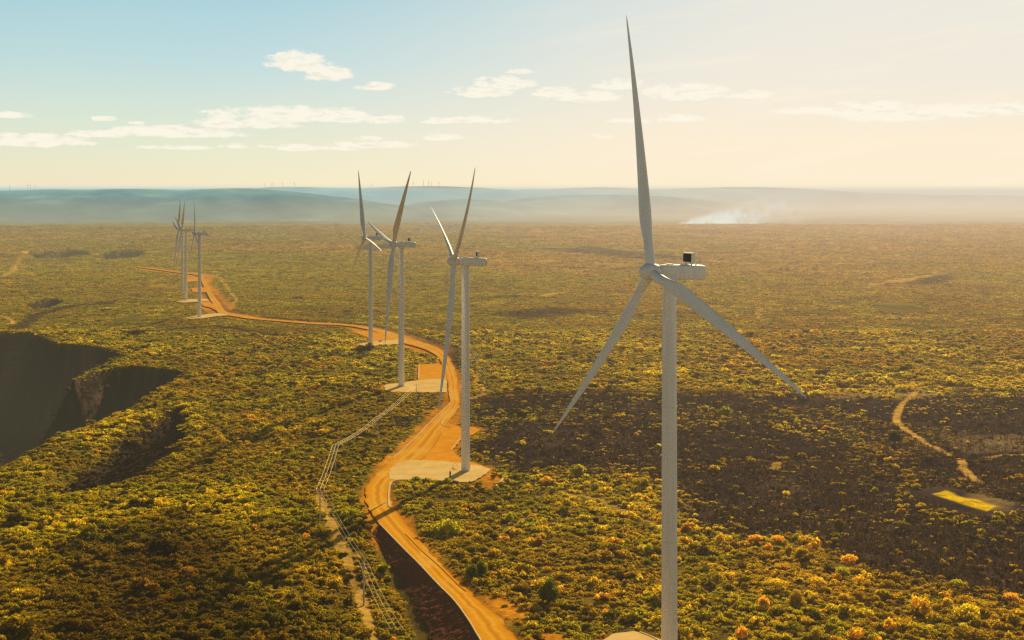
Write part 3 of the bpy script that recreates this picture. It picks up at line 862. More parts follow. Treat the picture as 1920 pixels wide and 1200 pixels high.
ft = None
FAR_LABELS = 'tiny hazy wind turbine on the crest of the far blue hills'
for (px, py, D) in [(18, 357, 9400), (52, 356, 9400), (57, 356, 9400), (66, 355.8, 9400), (497, 351.5, 14500), (509, 351.2, 14500), (513, 351, 14500), (530, 351, 14500), (552, 351, 14500), (775, 349.6, 14500), (794, 349.2, 14500), (804, 349.2, 14500), (809, 349.2, 14500), (823, 349.3, 14500), (697, 352.2, 14500)]:
    if ft is None:
        ft = make_far_turbine(FAR_LABELS); t = ft
    else:
        t = copy_tree(ft)
    s = .31 + .1 * random.random()
    if D > 10000: s *= 1.35
    t.scale = (s, s, s)
    t.rotation_euler = (0, 0, R(210 + random.uniform(-15, 15)))
    t.location = ((px - 960) / F * D, D, CAMZ - (py - HOR) / F * D - 1)

# ------------------------------------------------------------------ power line
def make_pole(px, pybase, h, label, rz, arm=2.6):
    x, y = gp(px, pybase)
    z = float(terrain_z(np.array([x]), np.array([y]))[0])
    t = thing('utility_pole', label, 'utility pole', (x, y, z), rz, 'poles of the overhead power line')
    bm = bmesh.new(); add_tube(bm, (0, 0, -1), (0, 0, h), .27, .18, 10); bm_obj('shaft', bm, M['pole'], t)
    bm = bmesh.new(); add_box(bm, (0, 0, h - .25), (arm, .14, .16)); bm_obj('crossarm', bm, M['pole'], t)
    pts = []
    for s in (-1, 0, 1):
        bm = bmesh.new(); add_lathe(bm, [(.05, h - .17), (.1, h - .1), (.06, h), (.1, h + .06), (.05, h + .15)], seg=8, off=(s * (arm / 2 - .1), 0, 0)); bm_obj('insulator', bm, M['insul'], t)
        pts.append(Vector((x + math.cos(rz) * s * (arm / 2 - .1), y + math.sin(rz) * s * (arm / 2 - .1), z + h + .15)))
    return t, pts

def wire(p0, p1, label, sag=.9, r=.042):
    bm = bmesh.new()
    n = 14
    P = [p0.lerp(p1, k / n) - Vector((0, 0, sag * 4 * (k / n) * (1 - k / n))) for k in range(n + 1)]
    rings = []
    d = (p1 - p0).normalized(); u = d.cross(Vector((0, 0, 1))).normalized(); v = u.cross(d)
    for q in P:
        rings.append([bm.verts.new(q + (u * math.cos(a) + v * math.sin(a)) * r) for a in (0, 1.2566, 2.5133, 3.7699, 5.0265)])
    for A, B in zip(rings, rings[1:]):
        for k in range(5): bm.faces.new((A[k], A[(k + 1) % 5], B[(k + 1) % 5], B[k]))
    bm.faces.new(rings[0]); bm.faces.new(rings[-1][::-1])
    o = bm_obj('overhead_wire', bm, M['wire'])
    tag(o, label, 'power line', 'wires strung between the utility poles')
    return o

LINE = [((745, 1290), 11, 'utility pole in the brush below the bottom edge of the photo, left of the road bank', -.35),
        ((682, 1132), 10.5, 'utility pole in green brush left of the dark road bank, nearest the bottom edge', -.35),
        ((600, 980), 10, 'utility pole at the sharp bend of the power line, left of the orange road curve', .05),
        ((629, 886), 9.6, 'utility pole with a white box near its foot, second bend of the power line', .35),
        ((708, 825), 9.6, 'utility pole standing in bushes halfway between the two gravel pads', .45),
        ((780.5, 761), 10.2, 'last utility pole of the near line, just below the second gravel pad', .3)]
allp = []
for (pp, h, lab, rz) in LINE:
    allp.append(make_pole(pp[0], pp[1], h, lab, rz)[1] if pp[1] < 1250 else None)
# the lowest pole lies outside the frame: only the wires that run down to it are built
x, y = gp(*LINE[0][0]); z = float(terrain_z(np.array([x]), np.array([y]))[0])
make_p = [Vector((x + s * 1.2, y, z + 11)) for s in (-1, 0, 1)]
allp[0] = make_p
SPAN = ['span running off the bottom of the photo', 'span beside the dark road bank', 'short span at the left bend', 'span between the white box and the bushes', 'span up to the second gravel pad']
SIDE = ['left', 'middle', 'right']
for i in range(len(allp) - 1):
    for k in range(3):
        wire(allp[i][k], allp[i + 1][k], f'{SIDE[k]} wire of the power line, {SPAN[i]}', .9)
pr1 = make_pole(911.5, 736, 10, 'utility pole on the orange patch right of the second turbine tower', -.15)[1]
pr2 = make_pole(889, 690, 10, 'utility pole right of the second turbine tower, farther up the slope', -.15)[1]
pr3 = make_pole(862.5, 656, 10, 'utility pole close behind the second turbine tower, at the road bend', -.15)[1]
for k in range(3):
    wire(pr1[k], pr2[k], f'{SIDE[k]} wire of the short line right of the second turbine tower, nearer span', .8, .05)
    wire(pr2[k], pr3[k], f'{SIDE[k]} wire of the short line right of the second turbine tower, farther span', .8, .06)

# ------------------------------------------------------------------ small things
def gz(px, py):
    x, y = gp(px, py)
    hd = hard_sd(np.array([x]), np.array([y]))[0]
    return x, y, (float(zbase(x, y)) + float(offz(y)) + .05) if hd < 0 else float(terrain_z(np.array([x]), np.array([y]))[0])

def make_car():
    x, y, z = gz(714, 641.5)
    t = thing('parked_car', 'small white car parked on the turbine pad', 'car', (x, y, z), R(70))
    # body side profile (x along, z up), lofted across the width with a rounded waist
    prof = [(-2.2, .35), (-2.25, .75), (-2.1, 1.0), (-1.1, 1.05), (1.2, 1.02), (2.0, .85), (2.2, .6), (2.15, .35)]
    def loft(pr, ws):
        bm = bmesh.new(); rings = []
        for (yy, s, dz) in ws:
            rings.append([bm.verts.new((px * s, yy, dz + pz)) for px, pz in pr])
        n = len(pr)
        for A, B in zip(rings, rings[1:]):
            for k in range(n): bm.faces.new((A[k], A[(k + 1) % n], B[(k + 1) % n], B[k]))
        bm.faces.new(rings[0]); bm.faces.new(rings[-1][::-1]); return bm
    body = bm_obj('body', loft(prof, [(-.9, .96, 0), (-.84, 1, 0), (.84, 1, 0), (.9, .96, 0)]), M['carpaint'], t)
    cab = [(-1.9, 1.03), (-1.5, 1.62), (-.9, 1.72), (.35, 1.68), (1.15, 1.03)]
    bm_obj('cabin', loft(cab, [(-.78, .93, 0), (-.66, 1, .0), (.66, 1, .0), (.78, .93, 0)]), M['carpaint'], t)
    gl = [(-1.75, 1.1), (-1.42, 1.55), (.3, 1.58), (.95, 1.1)]
    bm_obj('side_window', loft(gl, [(-.79, 1, 0), (-.785, 1, 0)]), M['glass'], t)
    bm_obj('side_window', loft(gl, [(.785, 1, 0), (.79, 1, 0)]), M['glass'], t)
    bm = bmesh.new(); vs = [bm.verts.new(p) for p in ((.45, -.62, 1.66), (.45, .62, 1.66), (1.17, .68, 1.06), (1.17, -.68, 1.06))]; bm.faces.new(vs)
    bmesh.ops.translate(bm, vec=(.02, 0, .02), verts=bm.verts); bm_obj('windscreen', bm, M['glass'], t)
    for sx in (-1.35, 1.4):
        for sy in (-1, 1):
            bm = bmesh.new(); add_tube(bm, (sx, sy * .72, .33), (sx, sy * .92, .33), .33, seg=16); w = bm_obj('wheel', bm, M['tyre'], t)
            bm = bmesh.new(); add_tube(bm, (sx, sy * .9, .33), (sx, sy * .935, .33), .2, seg=12); bm_obj('rim', bm, M['steel'], w)
    for sy in (-1, 1):
        bm = bmesh.new(); add_box(bm, (2.16, sy * .6, .7), (.1, .3, .14), bevel=.03); bm_obj('headlight', bm, M['glass'], t)
make_car()

def make_box(px, py, s, label, rz, cat='box'):
    x, y, z = gz(px, py)
    t = thing('utility_box', label, cat, (x, y, z), rz)
    bm = bmesh.new(); add_box(bm, (0, 0, s[2] / 2), s, bevel=.05); bm_obj('body', bm, M['concrete'], t)
    bm = bmesh.new(); add_box(bm, (0, 0, s[2] + .06), (s[0] * 1.08, s[1] * 1.08, .12), bevel=.03); bm_obj('lid', bm, M['concrete'], t)
make_box(624.5, 894, (1.7, 1.0, .8), 'low white concrete box in the brush near the power line bend', .1)
make_box(909, 735.5, (1.3, .9, .7), 'left of two small white blocks at the foot of the pole on the orange patch', 0, 'block')
make_box(914.5, 735, (1.3, .9, .7), 'right of two small white blocks at the foot of the pole on the orange patch', 0, 'block')

def make_cabinet():
    x, y, z = gz(844, 895)
    t = thing('electrical_cabinet', 'tall narrow dark cabinet on the gravel pad left of the second turbine tower', 'cabinet', (x, y, z), R(10))
    bm = bmesh.new(); add_box(bm, (0, 0, 1.0), (.55, .9, 2.0), bevel=.04); bm_obj('body', bm, M['dark'], t)
    bm = bmesh.new(); add_box(bm, (0, 0, 2.05), (.65, 1.0, .1), bevel=.02); bm_obj('roof', bm, M['steel'], t)
    bm = bmesh.new(); add_box(bm, (-.285, 0, 1.05), (.02, .78, 1.7)); bm_obj('door', bm, M['steel'], t)
make_cabinet()
def make_stairs():
    x, y, z = gz(858, 878)
    t = thing('entrance_stairs', 'pale metal stairs with handrail at the foot of the second turbine tower', 'stairs', (x, y, z), R(160))
    bm = bmesh.new()
    for k in range(7): add_box(bm, (1.9 - k * .3, 0, .2 + k * .2), (.3, 1.0, .05))
    bm_obj('steps', bm, M['steel'], t)
    for s in (-1, 1):
        bm = bmesh.new()
        add_tube(bm, (2.0, s * .52, 1.1), (0, s * .52, 2.4), .04); add_tube(bm, (2.0, s * .52, 0), (2.0, s * .52, 1.1), .04); add_tube(bm, (0, s * .52, 0), (0, s * .52, 2.4), .04)
        add_tube(bm, (2.0, s * .52, .1), (.1, s * .52, 1.4), .05)
        bm_obj('handrail', bm, M['wire'], t)
make_stairs()

# small far-off town: a scatter of low houses
def make_house(i, px, py, w, d, h, metal, label, group):
    x, y = ground_pt(px, py)
    hd = np.array([1e3])
    z = float(terrain_z(np.array([x]), np.array([y]), hd)[0])
    t = thing('house', label, 'house', (x, y, z), R(random.uniform(-25, 25)), group)
    bm = bmesh.new(); add_box(bm, (0, 0, h / 2 - .6), (w, d, h + 1.2)); wl = bm_obj('wall', bm, M['housewall'], t)
    bm = bmesh.new()
    a = [bm.verts.new(p) for p in ((-w * .54, -d * .56, h), (-w * .54, 0, h + d * .24), (-w * .54, d * .56, h))]
    b = [bm.verts.new((-v.co.x, v.co.y, v.co.z)) for v in a]
    bm.faces.new(a); bm.faces.new(b[::-1])
    for k in range(3): bm.faces.new((a[k], b[k], b[(k + 1) % 3], a[(k + 1) % 3]))
    bm_obj('roof', bm, M['metalroof'] if metal else M['roof'], t)
    return t
make_house(0, 821, 428, 62, 24, 9, True, 'largest pale shed of the far town, a bright white dash beyond the plateau', None)
for i in range(34):
    px = random.gauss(810, 55); py = random.uniform(421, 433)
    if abs(px - 821) < 14: px += 30
    make_house(i + 1, px, py, random.uniform(14, 26), random.uniform(9, 14), random.uniform(4, 7), random.random() < .55, 'tiny pale house of the far town below the hazy hills', 'houses of the far town')
for px, py, lab in ((285, 408, 'lone white building far left under the blue hills'), (630, 422, 'lone white shed at the left edge of the far town'), (1338, 437, 'lone pale blue roofed shed on the hazy plain right of the largest blade')):
    make_house(0, px, py, 30, 14, 6, True, lab, None)
# ------------------------------------------------------------------ shrubs
def leaf_cloud(n, lumps, size, flat=1.0, seed=0, up=.55):
    """leaf-sized faces over several overlapping lumps; unit radius, base at z = 0"""
    r = np.random.default_rng(seed)
    V, Fc = [], []
    for i in range(n):
        cx, cy, cz, cr = lumps[r.integers(len(lumps))]
        u = r.normal(size=3); u /= np.linalg.norm(u)
        if u[2] < -.25: u[2] = -u[2] * .6
        rad = cr * (.72 + .34 * r.random() ** .6)
        p = np.array([cx + u[0] * rad, cy + u[1] * rad, (cz + u[2] * rad * flat)])
        nrm = u * up + np.array([0, 0, .45]) + r.normal(size=3) * .5; nrm /= np.linalg.norm(nrm)
        a = np.cross(nrm, r.normal(size=3)); a /= np.linalg.norm(a); b = np.cross(nrm, a)
        s = size * (.6 + .8 * r.random())
        k = len(V)
        V += [p + a * s, p + b * s * .6 + nrm * s * .15, p - a * s, p - b * s * .6 + nrm * s * .15]
        Fc.append((k, k + 1, k + 2, k + 3))
    return V, Fc

def core_blob(lumps, k=.78, flat=1.0):
    bm = bmesh.new()
    for cx, cy, cz, cr in lumps:
        r = bmesh.ops.create_icosphere(bm, subdivisions=1, radius=cr * k)
        for v in r['verts']:
            v.co.x += random.uniform(-.1, .1) * cr; v.co.y += random.uniform(-.1, .1) * cr
            v.co.z *= flat
        bmesh.ops.translate(bm, vec=(cx, cy, cz), verts=r['verts'])
    V = [tuple(v.co) for v in bm.verts]; Fc = [tuple(v.index for v in f.verts) for f in bm.faces]
    bm.verts.index_update()
    Fc = [tuple(v.index for v in f.verts) for f in bm.faces]
    bm.free()
    return V, Fc

def crown_mesh(name, n, lumps, size, flat=1.0, seed=0, core=.74):
    V, Fc = leaf_cloud(n, lumps, size, flat, seed)
    if core:
        V2, F2 = core_blob(lumps, core, flat)
        k = len(V); V = list(V) + V2; Fc = list(Fc) + [tuple(i + k for i in f) for f in F2]
    me = bpy.data.meshes.new(name)
    me.from_pydata([tuple(map(float, v)) for v in V], [], Fc); me.update()
    me.materials.append(M['leaf'])
    return me

def rand_lumps(n, spread, r0, r1, seed, z0=.35, z1=.6):
    q = np.random.default_rng(seed)
    return [(q.normal() * spread, q.normal() * spread, q.uniform(z0, z1), q.uniform(r0, r1)) for _ in range(n)]

ROUND = crown_mesh('crown', 900, [(0, 0, .62, .62), (.32, .1, .5, .45), (-.3, -.15, .52, .45), (.05, -.35, .45, .42), (-.1, .35, .5, .42), (.2, -.1, .8, .38)], .075, 1, 3)
UMBRELLA = crown_mesh('crown', 900, [(0, 0, .8, .5), (.45, .05, .72, .42), (-.45, .1, .74, .42), (.1, -.4, .72, .4), (-.15, .42, .74, .42), (.75, -.1, .62, .3), (-.72, -.12, .64, .3)], .075, .55, 5)

def make_shrub(px, py, r, hgt, tint, mesh, label, trunk=True, rz=None):
    x, y = gp(px, py)
    z = float(terrain_z(np.array([x]), np.array([y]))[0])
    t = thing('shrub', label, 'shrub', (x, y, z - .15), rz if rz is not None else random.uniform(0, 6.28))
    c = bpy.data.objects.new('crown', mesh); link(c, t); c.scale = (r, r, hgt)
    c['tint'] = tint
    bm = bmesh.new()
    add_tube(bm, (0, 0, -.4), (.05 * r, .02 * r, hgt * .55), .09 + .03 * r, .06, 7)
    for k in range(4):
        a = k * 1.6 + r
        add_tube(bm, (.02 * r, 0, hgt * .25), (math.cos(a) * r * .45, math.sin(a) * r * .45, hgt * .7), .06, .03, 5)
    bm_obj('trunk', bm, M['bark'], t)
    return t, c
ORANGE, YELLOW_T, LIME, GREEN = (.95, .56, .06), (.85, .62, .03), (.55, .50, .015), (.16, .17, .012)
SHRUBS = [
    (1592, 1066, 2.9, 3.6, ORANGE, UMBRELLA, 'big domed orange flowering shrub at the edge of the burnt ground, lower right'),
    (1416, 1017, 2.6, 2.8, ORANGE, UMBRELLA, 'left one of two orange shrubs side by side on the edge of the burnt ground'),
    (1458, 1018, 2.7, 2.8, ORANGE, UMBRELLA, 'right one of two orange shrubs side by side on the edge of the burnt ground'),
    (1440, 1036, 1.7, 2.4, ORANGE, ROUND, 'small orange shrub just below the pair of orange shrubs'),
    (1479, 1041, 1.3, 2.2, (.55, .3, .02), ROUND, 'small yellow orange shrub right below the pair of orange shrubs'),
    (1492, 1140, 2.2, 3.2, (.52, .33, .03), ROUND, 'round pale yellow shrub with an orange top, right of the largest tower near the bottom'),
    (1455, 1113, 3.0, 3.0, YELLOW_T, UMBRELLA, 'wide flat topped yellow shrub right of the largest tower'),
    (1532, 1108, 2.7, 2.8, YELLOW_T, UMBRELLA, 'yellow shrub beside the wide flat topped one, lower right'),
    (1580, 1086, 2.5, 3.2, LIME, UMBRELLA, 'lime yellow shrub just below the big domed orange shrub'),
    (1432, 1147, 1.8, 2.7, ORANGE, ROUND, 'orange shrub between the largest tower and the round pale yellow shrub'),
    (1390, 1199, 1.9, 2.6, ORANGE, ROUND, 'orange shrub cut by the bottom edge, right of the largest tower'),
    (1287, 998, 2.3, 2.7, (.55, .26, .02), ROUND, 'orange shrub right against the largest tower'),
    (1728, 1146, 2.0, 2.6, (.58, .24, .02), ROUND, 'orange tinted shrub in the lower right quarter below the burnt ground'),
    (1896, 1134, 2.3, 2.8, ORANGE, UMBRELLA, 'orange shrub at the right edge of the photo, near the bottom'),
    (1778, 1148, 2.0, 2.6, YELLOW_T, ROUND, 'yellow shrub between the two lower right orange shrubs'),
    (1796, 1112, 2.2, 3.0, LIME, UMBRELLA, 'lime shrub leaning over the lower edge of the burnt ground'),
    (1350, 1014, 1.9, 2.8, YELLOW_T, ROUND, 'yellow shrub halfway between the largest tower and the orange pair'),
    (1374, 1022, 1.3, 2.0, (.56, .28, .02), ROUND, 'small orange tuft right of a yellow shrub near the largest tower'),
    (1216, 1040, 2.0, 2.8, LIME, ROUND, 'bright lime yellow shrub just left of the largest tower'),
    (1197, 934, 1.9, 2.2, YELLOW_T, UMBRELLA, 'upper flat yellow shrub left of the largest tower'),
    (1211, 937, 1.6, 2.0, YELLOW_T, ROUND, 'small yellow shrub touching the flat yellow one left of the largest tower'),
    (1028, 1138, 3.4, 5.6, GREEN, ROUND, 'tall dark green shrub with a deep shadow, centre bottom of the photo'),
    (1010, 1022, 1.9, 2.4, (.5, .25, .02), ROUND, 'orange tinted shrub at centre, in the brush right of the road'),
    (1113, 1102, 1.8, 2.4, YELLOW_T, ROUND, 'small yellow shrub left of the largest tower near the bottom'),
    (833, 990, 2.2, 2.6, (.40, .29, .02), ROUND, 'round yellow shrub right of the road curve'),
    (806, 952, 2.0, 2.4, (.40, .31, .02), ROUND, 'yellow green shrub nearest the gravel pad above the road curve'),
    (955, 978, 1.9, 2.8, LIME, ROUND, 'lime shrub in the brush below the end of the gravel pad'),
    (884, 1086, 2.6, 3.4, GREEN, ROUND, 'dark green shrub at the right edge of the road'),
    (902, 1080, 2.4, 3.6, (.17, .17, .012), ROUND, 'tall green shrub set back from the right edge of the road'),
    (352, 1074, 2.6, 2.8, (.42, .2, .015), UMBRELLA, 'rusty orange shrub in the dark brush at lower left'),
    (275, 1104, 2.4, 2.4, (.35, .22, .015), UMBRELLA, 'flat topped ochre shrub in the dark brush at lower left'),
    (40, 927, 2.8, 3.0, (.34, .29, .012), ROUND, 'round yellow shrub below the shaded swale at the left edge'),
    (250, 1030, 3.2, 2.6, (.36, .22, .015), UMBRELLA, 'long ochre shrub with a dark shadow line under it, left'),
    (460, 951, 2.6, 2.4, (.33, .28, .012), UMBRELLA, 'flat yellow shrub above a dark shadow line, left of the power line bend'),
    (970, 734, 2.6, 3.0, (.55, .33, .01), UMBRELLA, 'bright yellow orange shrub above the burnt ground, right of the second tower'),
    (1678, 829, 3.4, 4.5, (.035, .03, .02), ROUND, 'dark round bush in the middle of the burnt ground at right'),
    (1690, 996, 2.6, 2.8, (.30, .23, .02), UMBRELLA, 'olive flat topped shrub alone on the burnt ground'),
    (1574, 990, 2.6, 3.0, (.25, .16, .02), ROUND, 'brownish round shrub alone on the burnt ground, left of the olive one'),
]
for s in SHRUBS: make_shrub(*s)

# --- source crowns for the mass of scrub: real shrubs standing in the scene
SRC = []
for k in range(5):
    lumps = rand_lumps(5, .33, .32, .52, 100 + k, .32, .62)
    SRC.append(crown_mesh('crown', 210, lumps, .13, .95, 200 + k, .72))
for k in range(2):   # low spreading
    lumps = rand_lumps(6, .45, .26, .4, 120 + k, .3, .4)
    SRC.append(crown_mesh('crown', 190, lumps, .13, .7, 220 + k, .7))
def stem_mesh(seed, n=9):
    q = np.random.default_rng(seed)
    bm = bmesh.new()
    for i in range(n):
        a, r = q.uniform(0, 6.28), q.uniform(.05, .5)
        p = Vector((math.cos(a) * r * .5, math.sin(a) * r * .5, -.1)); q2 = Vector((math.cos(a) * r, math.sin(a) * r, q.uniform(.45, 1.1)))
        add_tube(bm, p, q2, .045, .02, 4, False)
        for j in range(2):
            m = p.lerp(q2, q.uniform(.4, .8)); add_tube(bm, m, m + Vector((q.normal() * .2, q.normal() * .2, q.uniform(.1, .35))), .025, .012, 3, False)
    me = bpy.data.meshes.new('crown'); bm.to_mesh(me); bm.free(); me.materials.append(M['twig'])
    return me
STEM = [stem_mesh(5), stem_mesh(6, 6)]
CLUMP = []
for k in range(4):  # thickets seen far away
    lumps = rand_lumps(11, .42, .16, .34, 140 + k, .14, .3)
    CLUMP.append(crown_mesh('crown', 170, lumps, .10, .8, 240 + k, .74))

def source(me, px, py, r, h, tint, label, cat='shrub', name='shrub'):
    x, y = gp(px, py)
    z = float(terrain_z(np.array([x]), np.array([y]))[0])
    t = thing(name, label, cat, (x, y, z - .1))
    c = bpy.data.objects.new('crown', me); link(c, t); c.scale = (r, r, h); c['tint'] = tint
    bm = bmesh.new(); add_tube(bm, (0, 0, -.3), (0, 0, h * .45), .1, .06, 6); bm_obj('trunk', bm, M['bark'], t)
    return c
S_OBJ = [source(m, px, py, 2.0, 2.4, tint, lab) for m, (px, py, tint, lab) in zip(SRC, [
    (1110, 1010, (.2, .16, .015), 'olive shrub in the brush between the road and the largest tower'),
    (1060, 960, (.25, .2, .015), 'yellow olive shrub below the burnt ground, left of the largest tower'),
    (1150, 1165, (.15, .14, .012), 'green shrub above the gravel corner at the bottom centre'),
    (1330, 1110, (.22, .16, .015), 'ochre green shrub right of the largest tower, above the bottom edge'),
    (640, 1045, (.18, .16, .012), 'green shrub beside the power line track left of the road bank'),
    (560, 985, (.22, .18, .012), 'low spreading shrub left of the power line pole at the bend'),
    (480, 1110, (.16, .13, .012), 'low dark olive shrub in the lower left brush')])]
D_OBJ = [source(m, px, py, 1.6, 2.6, (.3, .2, .11), lab, 'dead shrub', 'dead_shrub') for m, (px, py, lab) in zip(STEM, [(1660, 1030, 'pale leafless shrub on the burnt ground above the bottom right brush'), (1340, 790, 'pale leafless shrub in the upper part of the burnt ground')])]
C_OBJ = [source(m, px, py, 7, 4.0, tint, lab, 'thicket', 'thicket') for m, (px, py, tint, lab) in zip(CLUMP, [
    (1150, 640, (.2, .16, .02), 'low olive thicket on the plain left of the largest tower'),
    (1420, 640, (.22, .15, .02), 'low ochre thicket on the plain right of the largest tower'),
    (560, 560, (.18, .16, .02), 'low green thicket beyond the far road'),
    (200, 580, (.16, .14, .02), 'low green thicket on the left plateau above the ravine')])]

def stuff_group():
    pass
def scatter(name, label, pts, rad, hgt, tint, srcs, mat):
    n = len(pts)
    me = bpy.data.meshes.new(name)
    me.vertices.add(n)
    me.vertices.foreach_set('co', pts.astype(np.float32).ravel())
    def attr(nm, ty, data, fld):
        a = me.attributes.new(nm, ty, 'POINT'); a.data.foreach_set(fld, data.astype(np.float32).ravel() if ty != 'INT' else data.astype(np.int32).ravel())
    attr('size', 'FLOAT_VECTOR', np.stack([rad, rad * RNG.uniform(.75, 1.25, n), hgt], -1), 'vector')
    attr('turn', 'FLOAT_VECTOR', np.stack([RNG.normal(0, .09, n), RNG.normal(0, .09, n), RNG.uniform(0, 6.283, n)], -1), 'vector')
    attr('pick', 'INT', RNG.integers(0, len(srcs), n), 'value')
    t4 = np.ones((n, 4)); t4[:, :3] = tint
    attr('tint', 'FLOAT_COLOR', t4, 'color')
    me.update()
    o = link(bpy.data.objects.new(name, me))
    tag(o, label, None, None, 'stuff')
    ng = bpy.data.node_groups.new(name + '_scatter', 'GeometryNodeTree')
    ng.interface.new_socket('Geometry', in_out='INPUT', socket_type='NodeSocketGeometry')
    ng.interface.new_socket('Geometry', in_out='OUTPUT', socket_type='NodeSocketGeometry')
    gi, go = ng.nodes.new('NodeGroupInput'), ng.nodes.new('NodeGroupOutput')
    jn = ng.nodes.new('GeometryNodeJoinGeometry')
    for s in srcs:
        oi = ng.nodes.new('GeometryNodeObjectInfo'); oi.inputs['Object'].default_value = s; oi.inputs['As Instance'].default_value = True; oi.transform_space = 'ORIGINAL'
        ng.links.new(oi.outputs['Geometry'], jn.inputs[0])
    ip = ng.nodes.new('GeometryNodeInstanceOnPoints'); ip.inputs['Pick Instance'].default_value = True
    def named(nm, ty):
        a = ng.nodes.new('GeometryNodeInputNamedAttribute'); a.data_type = ty; a.inputs['Name'].default_value = nm
        return a.outputs['Attribute']
    ng.links.new(gi.outputs[0], ip.inputs['Points']); ng.links.new(jn.outputs[0], ip.inputs['Instance'])
    ng.links.new(named('pick', 'INT'), ip.inputs['Instance Index'])
    e2r = ng.nodes.new('FunctionNodeEulerToRotation')
    ng.links.new(named('turn', 'FLOAT_VECTOR'), e2r.inputs[0]); ng.links.new(e2r.outputs[0], ip.inputs['Rotation'])
    ng.links.new(named('size', 'FLOAT_VECTOR'), ip.inputs['Scale'])
    ng.links.new(ip.outputs[0], go.inputs[0])
    md = o.modifiers.new('scatter', 'NODES'); md.node_group = ng
    return o

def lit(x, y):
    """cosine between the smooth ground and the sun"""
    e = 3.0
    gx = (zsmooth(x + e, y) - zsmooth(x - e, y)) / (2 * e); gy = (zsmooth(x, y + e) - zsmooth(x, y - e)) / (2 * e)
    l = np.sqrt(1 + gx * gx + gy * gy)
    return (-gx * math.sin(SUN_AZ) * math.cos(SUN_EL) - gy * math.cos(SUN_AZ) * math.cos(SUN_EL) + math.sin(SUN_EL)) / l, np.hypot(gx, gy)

def field(d0, d1, spacing, tanw=.47):
    """jittered points over a wedge of land in front of the viewer, spacing growing with distance"""
    out = []
    y = d0
    while y < d1:
        s = spacing(y)
        n = int(2 * tanw * y / s)
        x = (np.arange(n) + RNG.uniform(-.5, .5, n) + .5) * s - tanw * y
        out.append(np.stack([x, y + RNG.uniform(-.5, .5, n) * s], -1)); y += s
    return np.concatenate(out)

def tints(x, y, w, n):
    """foliage colour by zone"""
    g = np.array([.29, .265, .004]); yg = np.array([.66, .50, .004]); br = np.array([.40, .265, .010]); dk = np.array([.10, .065, .014]); og = np.array([.70, .33, .01])
    u = RNG.random(n)
    right = sstep(-.03, .10, x / y)
    k = w['n1'] + (w['n2'] - .5) * .5
    c = mixc(np.tile(g, (n, 1)), yg, np.clip(sstep(.45, .75, k) * .62 + RNG.normal(0, .22, n), 0, 1))
    c = mixc(c, br, np.clip(sstep(.58, .36, k) * .75 + .06 + .2 * right + RNG.normal(0, .25, n), 0, 1))
    c = np.where((u < .12)[:, None], dk, c)
    c = np.where((u > .982)[:, None], mixc(np.tile(og, (n, 1)), [.70, .52, .012], RNG.random(n)), c)
    c = mixc(c, c * np.array([.45, .38, .6]), w['brush_shade'])  # lower left shade put into the leaf tint
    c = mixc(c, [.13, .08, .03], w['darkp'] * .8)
    c = c * (1.32 + .14 * right + .12 * sstep(480, 800, y))[:, None] * (.66 + .68 * fbm(x / 24, y / 30, 29))[:, None]
    return np.clip(c * RNG.uniform(.65, 1.25, n)[:, None], 0, .95)

